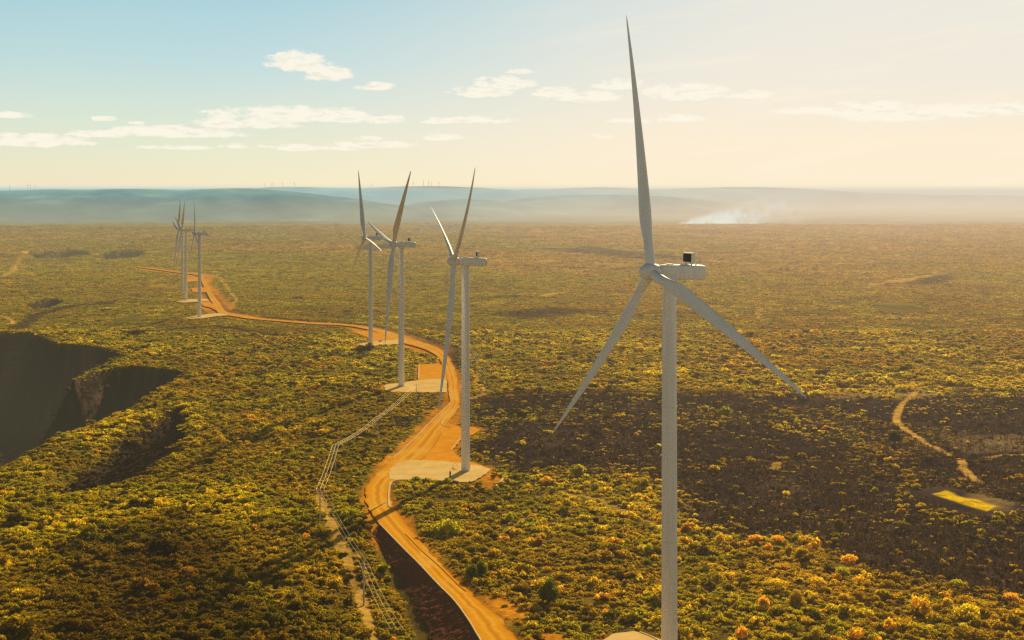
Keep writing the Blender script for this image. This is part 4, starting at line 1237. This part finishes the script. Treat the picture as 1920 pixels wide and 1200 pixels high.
# near and middle scrub
def near_scrub():
    P = field(255, 1150, lambda y: 1.02 if y < 420 else 1.02 + (y - 420) * .0026, .46)
    x, y = P.T
    w = land(x, y, None)
    z = terrain_z(x, y, w['hard'])
    n = len(x)
    u = RNG.random(n)
    emb = poly_sd(EMB, x, y) > -.6
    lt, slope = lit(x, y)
    ok = (w['hard'] > .9 + RNG.random(n) * 1.4) & ~((slope > .75) & (RNG.random(n) < .5)) & (w['track'] < .45) & ((w['tan'] < .5) | (RNG.random(n) < .42)) & (w['yellow'] < .3) & ~emb & ((w['apron'] < .5) | (RNG.random(n) < .07)) & ((poly_sd(YELLOW, x, y) < -7) | (y > 600) | (RNG.random(n) < .0))
    # bare gaps
    gap = fbm(x / 9, y / 9, 15)
    ok &= ~((gap < .34) & (u < .8))
    w['burnt'] = np.maximum(w['burnt'], w['swale'])  # swale shade is painted with the same dark scrub as the burnt ground
    w['burnt'] = np.where(w['swale'] > .6, 1.12, w['burnt'])
    healthy = ok & (RNG.random(n) > w['burnt'] * np.where(w['swale'] > .6, 1, .62 + .31 * sstep(.38, .55, fbm(x / 38, y / 55, 47))))
    burnt = ok & ~healthy & (RNG.random(n) < .8)
    dist = 1 + np.clip((y - 420) / 730, 0, 1) * .85
    sz = RNG.gamma(4.5, 1 / 4.5, n)
    big = fbm(x / 35, y / 35, 25)
    lump = 1 + .25 * sstep(.5, .7, big)
    edge = sstep(0, 6, w['hard'])
    tall = RNG.random(n) < .028
    sz = np.where(tall, sz * 1.75, sz)
    rad = .72 * sz * dist * lump * (.65 + .35 * edge)
    h = rad * RNG.uniform(.6, 1.2, n) / np.maximum(dist, 1) ** .45
    t = tints(x, y, w, n)
    t = mixc(t, np.array([.06, .038, .03]) * RNG.uniform(.4, 3.4, n)[:, None], np.maximum(.85 * sstep(.16, .0, lt), w['deep'] * .95))  # tint darkened as shade on slopes turned from the sun and in hollows
    i = healthy
    acc = (x > -5) & (y < 540) & (w['burnt'] < .5) & (RNG.random(n) < .022)
    t = np.where(acc[:, None], mixc(np.tile(np.array([.85, .50, .03]), (n, 1)), [.80, .66, .02], RNG.random(n)), t)
    rad = np.where(acc, rad * 1.5, rad); h = np.where(acc, h * 1.6, h)
    shrink = np.where(w['burnt'] > .5, .8, 1.0)
    pts = np.stack([x, y, z - .15], -1)
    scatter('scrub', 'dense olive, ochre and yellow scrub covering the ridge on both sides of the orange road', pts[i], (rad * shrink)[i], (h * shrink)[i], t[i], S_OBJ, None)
    j = burnt
    nb = j.sum()
    sw = w['swale'][j][:, None]
    pal = (1 - .55 * sw) * mixc(np.tile(np.array([.04, .026, .030]), (nb, 1)), [.10, .065, .05], RNG.random(nb))
    kind = RNG.random(nb)
    a = (kind < .52) | (w['swale'][j] > .3)
    scatter('burnt_and_shade_scrub', 'dark purple brown burnt scrub on the wide band right of the turbines, and scrub tinted dark as shade in the left hollow', pts[j][a], rad[j][a] * .72, h[j][a] * .72, pal[a], S_OBJ, None)
    b = ~a
    tan = mixc(np.tile(np.array([.60, .40, .14]), (nb, 1)), [.22, .13, .07], RNG.random(nb) ** .7)
    scatter('dead_scrub', 'pale leafless stems standing among the burnt scrub', pts[j][b], np.full(b.sum(), .9) * RNG.uniform(.6, 1.3, b.sum()) * dist[j][b] ** .8, RNG.uniform(.9, 2.2, b.sum()), tan[b], D_OBJ, None)
near_scrub()

def far_scrub():
    P = field(1080, 6400, lambda y: 3.1 + (y - 1080) * .0042, .45)
    x, y = P.T
    w = land(x, y, None)
    z = terrain_z(x, y, w['hard'])
    n = len(x)
    ok = (w['hard'] > 4) & (w['track'] < .4) & (fbm(x / 60, y / 160, 15) > .27)
    s = 1.95 + (y - 1080) * .0029
    rad = s * RNG.gamma(8, 1 / 8., n)
    h = RNG.uniform(.7, 1.7, n) * (1 + (y - 1080) / 9000)
    t = tints(x, y, w, n)
    hz = sstep(1000, 3000, y)
    mean = mixc(np.tile(np.array([.62, .50, .014]), (n, 1)), [.72, .45, .04], sstep(.4, .62, w['n3'] + .18 * sstep(-.05, .3, x / y)))
    mean = mean * (.6 + .8 * fbm(x / 230, y / 330, 95))[:, None]
    mean = mixc(mean, [.38, .30, .018], .5 * sstep(.5, .66, w['n1']))
    t = t * (1 - .55 * hz[:, None]) + mean * RNG.uniform(.65, 1.3, n)[:, None] * .55 * hz[:, None]
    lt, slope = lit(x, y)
    t = mixc(t, np.array([.05, .042, .04]), np.maximum(.85 * sstep(.2, .08, lt), w['deep']))  # leaf colour darkened as shade by sun angle and hollow depth
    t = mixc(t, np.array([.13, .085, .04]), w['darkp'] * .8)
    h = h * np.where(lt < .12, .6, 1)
    pts = np.stack([x, y, z - .3], -1)
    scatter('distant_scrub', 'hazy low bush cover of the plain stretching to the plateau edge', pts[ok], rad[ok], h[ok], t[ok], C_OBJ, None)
far_scrub()
# ------------------------------------------------------------------ smoke of the far bush fire
def build_smoke():
    D = 6150.0
    x0, x1 = (1262 - 960) / F * D, (1560 - 960) / F * D
    zb = CAMZ - (414 - HOR) / F * D
    m, nt, out = new_mat('smoke_volume')
    L = nt.links.new
    tc = N(nt, 'ShaderNodeTexCoord')
    sx = N(nt, 'ShaderNodeSeparateXYZ'); L(tc.outputs['Generated'], sx.inputs[0])
    no = N(nt, 'ShaderNodeTexNoise'); no.inputs['Scale'].default_value = .02; no.inputs['Detail'].default_value = 7; no.inputs['Roughness'].default_value = .6
    mp = N(nt, 'ShaderNodeMapping'); mp.inputs['Scale'].default_value = (1, .6, 1.3); mp.inputs['Rotation'].default_value = (0, R(25), 0)
    L(tc.outputs['Object'], mp.inputs[0]); L(mp.outputs[0], no.inputs['Vector'])
    # plume: strong at the lower left, thinning up and to the right
    def m1(op, a, b=None, c=None):
        q = N(nt, 'ShaderNodeMath', operation=op)
        for k, v in enumerate((a, b, c)):
            if v is None: continue
            if isinstance(v, (int, float)): q.inputs[k].default_value = v
            else: L(v, q.inputs[k])
        return q.outputs[0]
    def sm(v, a, b):
        q = N(nt, 'ShaderNodeMapRange'); q.interpolation_type = 'SMOOTHSTEP'; q.inputs['From Min'].default_value = a; q.inputs['From Max'].default_value = b
        L(v, q.inputs['Value']); return q.outputs[0]
    X, Y, Z = sx.outputs
    roof = m1('ADD', m1('MULTIPLY', X, 1.7), .02)             # top of plume rises along x
    roof = m1('MINIMUM', roof, .95)
    nz = m1('SUBTRACT', no.outputs['Fac'], .5)
    hh = m1('ADD', Z, m1('MULTIPLY', nz, .9))
    body = m1('MULTIPLY', sm(m1('SUBTRACT', roof, hh), 0, .25), sm(X, 0, .03))
    fade = m1('MULTIPLY', sm(X, .62, .22), sm(Z, 1.0, .25))
    side = m1('MULTIPLY', sm(Y, 0, .35), sm(Y, 1, .65))
    core = m1('MULTIPLY', body, m1('ADD', m1('MULTIPLY', fade, sm(Z, .55, .02)), m1('MULTIPLY', sm(X, 1, .5), .07)))
    den = m1('MULTIPLY', m1('MULTIPLY', core, side), m1('MULTIPLY', sm(no.outputs['Fac'], .38, .66), .075))
    ab = N(nt, 'ShaderNodeVolumeAbsorption'); ab.inputs['Color'].default_value = (0, 0, 0, 1); L(den, ab.inputs['Density'])
    em = N(nt, 'ShaderNodeEmission'); em.inputs['Color'].default_value = (.72, .88, .86, 1); L(m1('MULTIPLY', den, 1.0), em.inputs['Strength'])
    ad = N(nt, 'ShaderNodeAddShader'); L(ab.outputs[0], ad.inputs[0]); L(em.outputs[0], ad.inputs[1]); L(ad.outputs[0], out.inputs['Volume'])
    bm = bmesh.new(); add_box(bm, (0, 0, 60), (x1 - x0, 160, 140))
    o = bm_obj('smoke_plume', bm, m); o.location = ((x0 + x1) / 2, D, zb - 2)
    tag(o, 'pale smoke plume drifting right from a bush fire on the far plain', 'smoke')
build_smoke()

# ------------------------------------------------------------------ haze over the plain (aerial perspective as a real volume)
def build_haze(name, y0, y1, top, zlow, dist, cl, cr, label):
    m, nt, out = new_mat('haze_volume')
    L = nt.links.new
    sig = 1 / dist
    geo = N(nt, 'ShaderNodeNewGeometry'); sx = N(nt, 'ShaderNodeSeparateXYZ'); L(geo.outputs['Position'], sx.inputs[0])
    dv = N(nt, 'ShaderNodeMath', operation='DIVIDE'); L(sx.outputs['X'], dv.inputs[0]); L(sx.outputs['Y'], dv.inputs[1])
    mr = N(nt, 'ShaderNodeMapRange'); mr.interpolation_type = 'SMOOTHSTEP'; mr.inputs['From Min'].default_value = -.26; mr.inputs['From Max'].default_value = .24; L(dv.outputs[0], mr.inputs['Value'])
    mx = N(nt, 'ShaderNodeMix'); mx.data_type = 'RGBA'
    L(mr.outputs[0], mx.inputs[0])
    mx.inputs[6].default_value = (*cl, 1); mx.inputs[7].default_value = (*cr, 1)
    zf = N(nt, 'ShaderNodeMapRange'); zf.interpolation_type = 'SMOOTHSTEP'; zf.inputs['From Min'].default_value = top; zf.inputs['From Max'].default_value = zlow; zf.inputs['To Max'].default_value = sig; L(sx.outputs['Z'], zf.inputs['Value'])
    zc = N(nt, 'ShaderNodeMapRange'); zc.interpolation_type = 'SMOOTHSTEP'; zc.inputs['From Min'].default_value = 95; zc.inputs['From Max'].default_value = 150; L(sx.outputs['Z'], zc.inputs['Value'])
    mz = N(nt, 'ShaderNodeMix'); mz.data_type = 'RGBA'; L(zc.outputs[0], mz.inputs[0]); L(mx.outputs[2], mz.inputs[6]); mz.inputs[7].default_value = (.90, .81, .60, 1)
    em = N(nt, 'ShaderNodeEmission'); L(zf.outputs[0], em.inputs['Strength']); L(mz.outputs[2], em.inputs['Color'])
    ab = N(nt, 'ShaderNodeVolumeAbsorption'); ab.inputs['Color'].default_value = (0, 0, 0, 1); L(zf.outputs[0], ab.inputs['Density'])
    ad = N(nt, 'ShaderNodeAddShader'); L(ab.outputs[0], ad.inputs[0]); L(em.outputs[0], ad.inputs[1]); L(ad.outputs[0], out.inputs['Volume'])
    W = 18000
    V = [(-W, y0, -160), (W, y0, -160), (W, y1, -160), (-W, y1, -160), (-W, y0, top), (W, y0, top), (W, y1, top), (-W, y1, top)]
    Fc = [(3, 2, 1, 0), (4, 5, 6, 7), (0, 1, 5, 4), (1, 2, 6, 5), (2, 3, 7, 6), (3, 0, 4, 7)]
    o = mesh_obj(name, V, Fc, m)
    tag(o, label, None, None, 'stuff')
build_haze('haze', 40, 6600, 97, 10, 6600, (.48, .42, .26), (.94, .70, .46), 'thin warm haze lying over the ridge and the plain')
build_haze('valley_haze', 6605, 26000, 156, 96, 4700, (.37, .60, .60), (.76, .68, .55), 'thick blue to cream haze filling the valley in front of the far hills')

# ------------------------------------------------------------------ world: Nishita sky tinted towards a dusty afternoon, with clouds
def srgb(r, g, b):
    f = lambda c: c / 255 / 12.92 if c <= 10 else ((c / 255 + .055) / 1.055) ** 2.4
    return (f(r), f(g), f(b), 1)
def build_world():
    w = bpy.data.worlds.new('World'); SC.world = w; w.use_nodes = True
    nt = w.node_tree; nt.nodes.clear(); L = nt.links.new
    out = N(nt, 'ShaderNodeOutputWorld'); bg = N(nt, 'ShaderNodeBackground'); L(bg.outputs[0], out.inputs['Surface'])
    sky = N(nt, 'ShaderNodeTexSky'); sky.sky_type = 'NISHITA'; sky.sun_disc = False
    sky.sun_elevation = SUN_EL; sky.sun_rotation = SUN_AZ; sky.altitude = 100; sky.air_density = 1.0; sky.dust_density = 2.0; sky.ozone_density = 1.0
    tc = N(nt, 'ShaderNodeTexCoord'); sp = N(nt, 'ShaderNodeSeparateXYZ'); L(tc.outputs['Generated'], sp.inputs[0])
    def mt(op, a, b=None, c=None, clamp=False):
        q = N(nt, 'ShaderNodeMath', operation=op); q.use_clamp = clamp
        for k, v in enumerate((a, b, c)):
            if v is None: continue
            if isinstance(v, (int, float)): q.inputs[k].default_value = v
            else: L(v, q.inputs[k])
        return q.outputs[0]
    X, Y, Z = sp.outputs
    az = mt('ARCTAN2', X, Y)
    hyp = mt('SQRT', mt('ADD', mt('MULTIPLY', X, X), mt('MULTIPLY', Y, Y)))
    el = mt('ARCTAN2', Z, hyp)
    def ramp(v, stops, lo, hi):
        q = N(nt, 'ShaderNodeMapRange'); q.inputs['From Min'].default_value = lo; q.inputs['From Max'].default_value = hi; L(v, q.inputs['Value'])
        r = N(nt, 'ShaderNodeValToRGB'); L(q.outputs[0], r.inputs['Fac'])
        e = r.color_ramp.elements
        while len(e) < len(stops): e.new(.5)
        for k, (p, c) in enumerate(stops):
            e[k].position = (p - lo) / (hi - lo); e[k].color = c
        return r.outputs['Color']
    left = ramp(el, [(0, srgb(243, 233, 200)), (.022, srgb(232, 232, 205)), (.05, srgb(214, 228, 213)), (.092, srgb(184, 216, 219)), (.137, srgb(160, 205, 216)), (.19, srgb(120, 165, 185)), (.45, srgb(74, 92, 104)), (1.2, srgb(62, 70, 78))], 0, 1.4)
    right = ramp(el, [(0, srgb(253, 235, 202)), (.035, srgb(253, 236, 206)), (.075, srgb(241, 233, 215)), (.137, srgb(234, 230, 219)), (.26, srgb(190, 180, 165)), (.5, srgb(96, 96, 98)), (1.2, srgb(62, 70, 78))], 0, 1.4)
    t = N(nt, 'ShaderNodeMapRange'); t.interpolation_type = 'SMOOTHSTEP'; t.inputs['From Min'].default_value = -.27; t.inputs['From Max'].default_value = .20
    L(mt('ADD', az, mt('MULTIPLY', mt('SUBTRACT', .07, el), .9)), t.inputs['Value'])
    # the warm side fades again on the far side of the sun
    t2 = N(nt, 'ShaderNodeMapRange'); t2.interpolation_type = 'SMOOTHSTEP'; t2.inputs['From Min'].default_value = 1.6; t2.inputs['From Max'].default_value = .55; L(az, t2.inputs['Value'])
    tt = mt('MULTIPLY', t.outputs[0], t2.outputs[0])
    mx = N(nt, 'ShaderNodeMix'); mx.data_type = 'RGBA'; L(tt, mx.inputs[0]); L(left, mx.inputs[6]); L(right, mx.inputs[7])
    # physical sky underneath
    sc = N(nt, 'ShaderNodeVectorMath', operation='SCALE'); sc.inputs['Scale'].default_value = .10; L(sky.outputs[0], sc.inputs[0])
    base = N(nt, 'ShaderNodeMix'); base.data_type = 'RGBA'; base.inputs[0].default_value = .9; cl = N(nt, 'ShaderNodeVectorMath', operation='MINIMUM'); cl.inputs[1].default_value = (1, 1, 1); L(sc.outputs[0], cl.inputs[0]); L(cl.outputs[0], base.inputs[6]); L(mx.outputs[2], base.inputs[7])
    # darker away from the sun, so the shaded sides of things stay grey
    back = N(nt, 'ShaderNodeMapRange'); back.interpolation_type = 'SMOOTHSTEP'; back.inputs['From Min'].default_value = -.6; back.inputs['From Max'].default_value = .7; back.inputs['To Min'].default_value = 0; back.inputs['To Max'].default_value = 1
    L(Y, back.inputs['Value'])
    bt = N(nt, 'ShaderNodeMix'); bt.data_type = 'RGBA'; L(back.outputs[0], bt.inputs[0]); bt.inputs[6].default_value = (.76, .65, .56, 1); bt.inputs[7].default_value = (1, 1, 1, 1)
    bs = N(nt, 'ShaderNodeVectorMath', operation='MULTIPLY'); L(base.outputs[2], bs.inputs[0]); L(bt.outputs[2], bs.inputs[1])
    # clouds: (px, py, half width, half height, weight)
    CL = [(560, 116, 44, 17, 1), (612, 134, 42, 15, 1), (705, 161, 33, 7, .9), (905, 172, 48, 9, 1), (948, 156, 46, 10, 1), (975, 133, 25, 5, .7),
          (1040, 173, 40, 8, 1), (1095, 181, 58, 9, 1), (1165, 157, 42, 9, 1), (1290, 171, 70, 13, 1), (1405, 177, 46, 7, .9), (1275, 222, 40, 7, .9), (1183, 226, 36, 5, .7), (1130, 255, 25, 4, .6),
          (825, 257, 50, 6, .7), (870, 225, 78, 6, .9), (545, 214, 120, 13, 1), (640, 216, 70, 11, 1), (715, 223, 40, 8, .9), (450, 230, 90, 10, .9), (330, 247, 110, 10, 1), (215, 250, 80, 7, .9), (60, 262, 92, 11, 1),
          (22, 215, 34, 6, .9), (199, 222, 20, 5, .8), (320, 276, 76, 4, .7), (440, 273, 30, 5, .7), (560, 276, 100, 6, .7), (700, 270, 72, 7, .8), (680, 259, 36, 4, .7),
          (1530, 207, 66, 6, 1), (1640, 205, 90, 13, 1), (1760, 208, 110, 11, 1), (1900, 204, 110, 9, 1), (1680, 222, 70, 5, .9), (260, 230, 14, 3, .6)]
    nz = N(nt, 'ShaderNodeTexNoise'); nz.inputs['Scale'].default_value = 1.0; nz.inputs['Detail'].default_value = 10; nz.inputs['Roughness'].default_value = .66
    cv = N(nt, 'ShaderNodeCombineXYZ'); L(mt('MULTIPLY', az, 55), cv.inputs[0]); L(mt('MULTIPLY', el, 150), cv.inputs[1]); L(cv.outputs[0], nz.inputs['Vector'])
    nf = mt('SUBTRACT', nz.outputs['Fac'], .5)
    azw = mt('ADD', az, mt('MULTIPLY', nf, .018)); elw = el
    best = None
    for (px, py, hw, hh, wt) in CL:
        a0 = math.atan((px - 960) / F); ca = math.cos(a0)
        e0 = math.atan((HOR - py) / F * ca); ra, re = hw * 1.3 / F * ca * ca, hh * 1.7 / F * ca
        du = mt('MULTIPLY_ADD', azw, 1 / ra, -a0 / ra)
        dv = mt('MULTIPLY_ADD', elw, 1 / re, -(e0 - re * .25) / re)
        # flat bases: the lower half is squeezed
        dn = mt('MULTIPLY', mt('MINIMUM', dv, 0.0), 1.1)
        dvv = mt('ADD', dv, dn)
        q = mt('SUBTRACT', wt, mt('MULTIPLY_ADD', dvv, dvv, mt('MULTIPLY', du, du)))
        best = q if best is None else mt('MAXIMUM', best, q)
    dens = N(nt, 'ShaderNodeMapRange'); dens.interpolation_type = 'SMOOTHSTEP'; dens.inputs['From Min'].default_value = -.02; dens.inputs['From Max'].default_value = .75
    bl = mt('MAXIMUM', mt('ADD', best, .12), -1.2)
    L(mt('ADD', bl, mt('MULTIPLY', nf, 4.2)), dens.inputs['Value'])
    near = N(nt, 'ShaderNodeMapRange'); near.inputs['From Min'].default_value = -1.1; near.inputs['From Max'].default_value = -.5; L(bl, near.inputs['Value'])
    cloud = mt('MULTIPLY', dens.outputs[0], near.outputs[0], clamp=True)
    # shaded undersides inside the thicker clouds
    n2 = N(nt, 'ShaderNodeTexNoise'); n2.inputs['Scale'].default_value = 1.0; n2.inputs['Detail'].default_value = 5
    cv2 = N(nt, 'ShaderNodeCombineXYZ'); L(mt('MULTIPLY', az, 70), cv2.inputs[0]); L(mt('MULTIPLY', el, 260), cv2.inputs[1]); cv2.inputs[2].default_value = 4.0; L(cv2.outputs[0], n2.inputs['Vector'])
    shade = N(nt, 'ShaderNodeMapRange'); shade.interpolation_type = 'SMOOTHSTEP'; shade.inputs['From Min'].default_value = .5; shade.inputs['From Max'].default_value = .66; L(n2.outputs['Fac'], shade.inputs['Value'])
    thick = N(nt, 'ShaderNodeMapRange'); thick.inputs['From Min'].default_value = .35; thick.inputs['From Max'].default_value = .9; L(bl, thick.inputs['Value'])
    sh = mt('MULTIPLY', mt('MULTIPLY', shade.outputs[0], thick.outputs[0]), .45)
    cc = N(nt, 'ShaderNodeMix'); cc.data_type = 'RGBA'; L(sh, cc.inputs[0]); cc.inputs[6].default_value = srgb(254, 247, 229); cc.inputs[7].default_value = srgb(226, 221, 203)
    cm = N(nt, 'ShaderNodeMix'); cm.data_type = 'RGBA'; L(mt('MULTIPLY', cloud, .92), cm.inputs[0]); L(bs.outputs[0], cm.inputs[6]); L(cc.outputs[2], cm.inputs[7])
    # high thin veils, upper right
    ci = N(nt, 'ShaderNodeTexNoise'); ci.inputs['Scale'].default_value = 1.0; ci.inputs['Detail'].default_value = 6; ci.inputs['Roughness'].default_value = .55
    cv3 = N(nt, 'ShaderNodeCombineXYZ'); L(mt('MULTIPLY', az, 7), cv3.inputs[0]); L(mt('MULTIPLY', mt('SUBTRACT', el, mt('MULTIPLY', az, .12)), 75), cv3.inputs[1]); L(cv3.outputs[0], ci.inputs['Vector'])
    cr = N(nt, 'ShaderNodeMapRange'); cr.interpolation_type = 'SMOOTHSTEP'; cr.inputs['From Min'].default_value = .48; cr.inputs['From Max'].default_value = .72; L(ci.outputs['Fac'], cr.inputs['Value'])
    band = N(nt, 'ShaderNodeMapRange'); band.interpolation_type = 'SMOOTHSTEP'; band.inputs['From Min'].default_value = -.05; band.inputs['From Max'].default_value = .2; L(az, band.inputs['Value'])
    veil = N(nt, 'ShaderNodeMix'); veil.data_type = 'RGBA'; L(mt('MULTIPLY', mt('MULTIPLY', cr.outputs[0], band.outputs[0]), .45), veil.inputs[0]); L(cm.outputs[2], veil.inputs[6]); veil.inputs[7].default_value = srgb(255, 243, 220)
    L(veil.outputs[2], bg.inputs['Color'])
    bg.inputs['Strength'].default_value = 1.0
build_world()

# ------------------------------------------------------------------ sun and camera
sd = bpy.data.lights.new('sun', 'SUN'); sd.energy = 5.8; sd.angle = R(.5); sd.color = (1.0, .84, .48)
so = bpy.data.objects.new('sun', sd); link(so)
dirv = Vector((math.sin(SUN_AZ) * math.cos(SUN_EL), math.cos(SUN_AZ) * math.cos(SUN_EL), math.sin(SUN_EL)))
so.rotation_euler = dirv.to_track_quat('Z', 'Y').to_euler()
so.location = (0, 0, 300)

cd = bpy.data.cameras.new('camera'); cd.sensor_width = 36; cd.lens = F / 1920 * 36
cd.shift_y = -(600 - HOR) / 1920; cd.clip_start = 1; cd.clip_end = 200000
co = bpy.data.objects.new('camera', cd); link(co)
co.location = (0, 0, CAMZ); co.rotation_euler = (R(90), 0, 0)
SC.camera = co
SC.view_settings.view_transform = 'Standard'; SC.view_settings.look = 'None'; SC.view_settings.exposure = 0; SC.view_settings.gamma = 1
SC.cycles.max_bounces = 4; SC.cycles.diffuse_bounces = 1; SC.cycles.glossy_bounces = 2; SC.cycles.transmission_bounces = 3; SC.cycles.volume_bounces = 0; SC.cycles.transparent_max_bounces = 8
SC.cycles.volume_step_rate = 1.0; SC.cycles.volume_max_steps = 128
SC.cycles.use_denoising = False
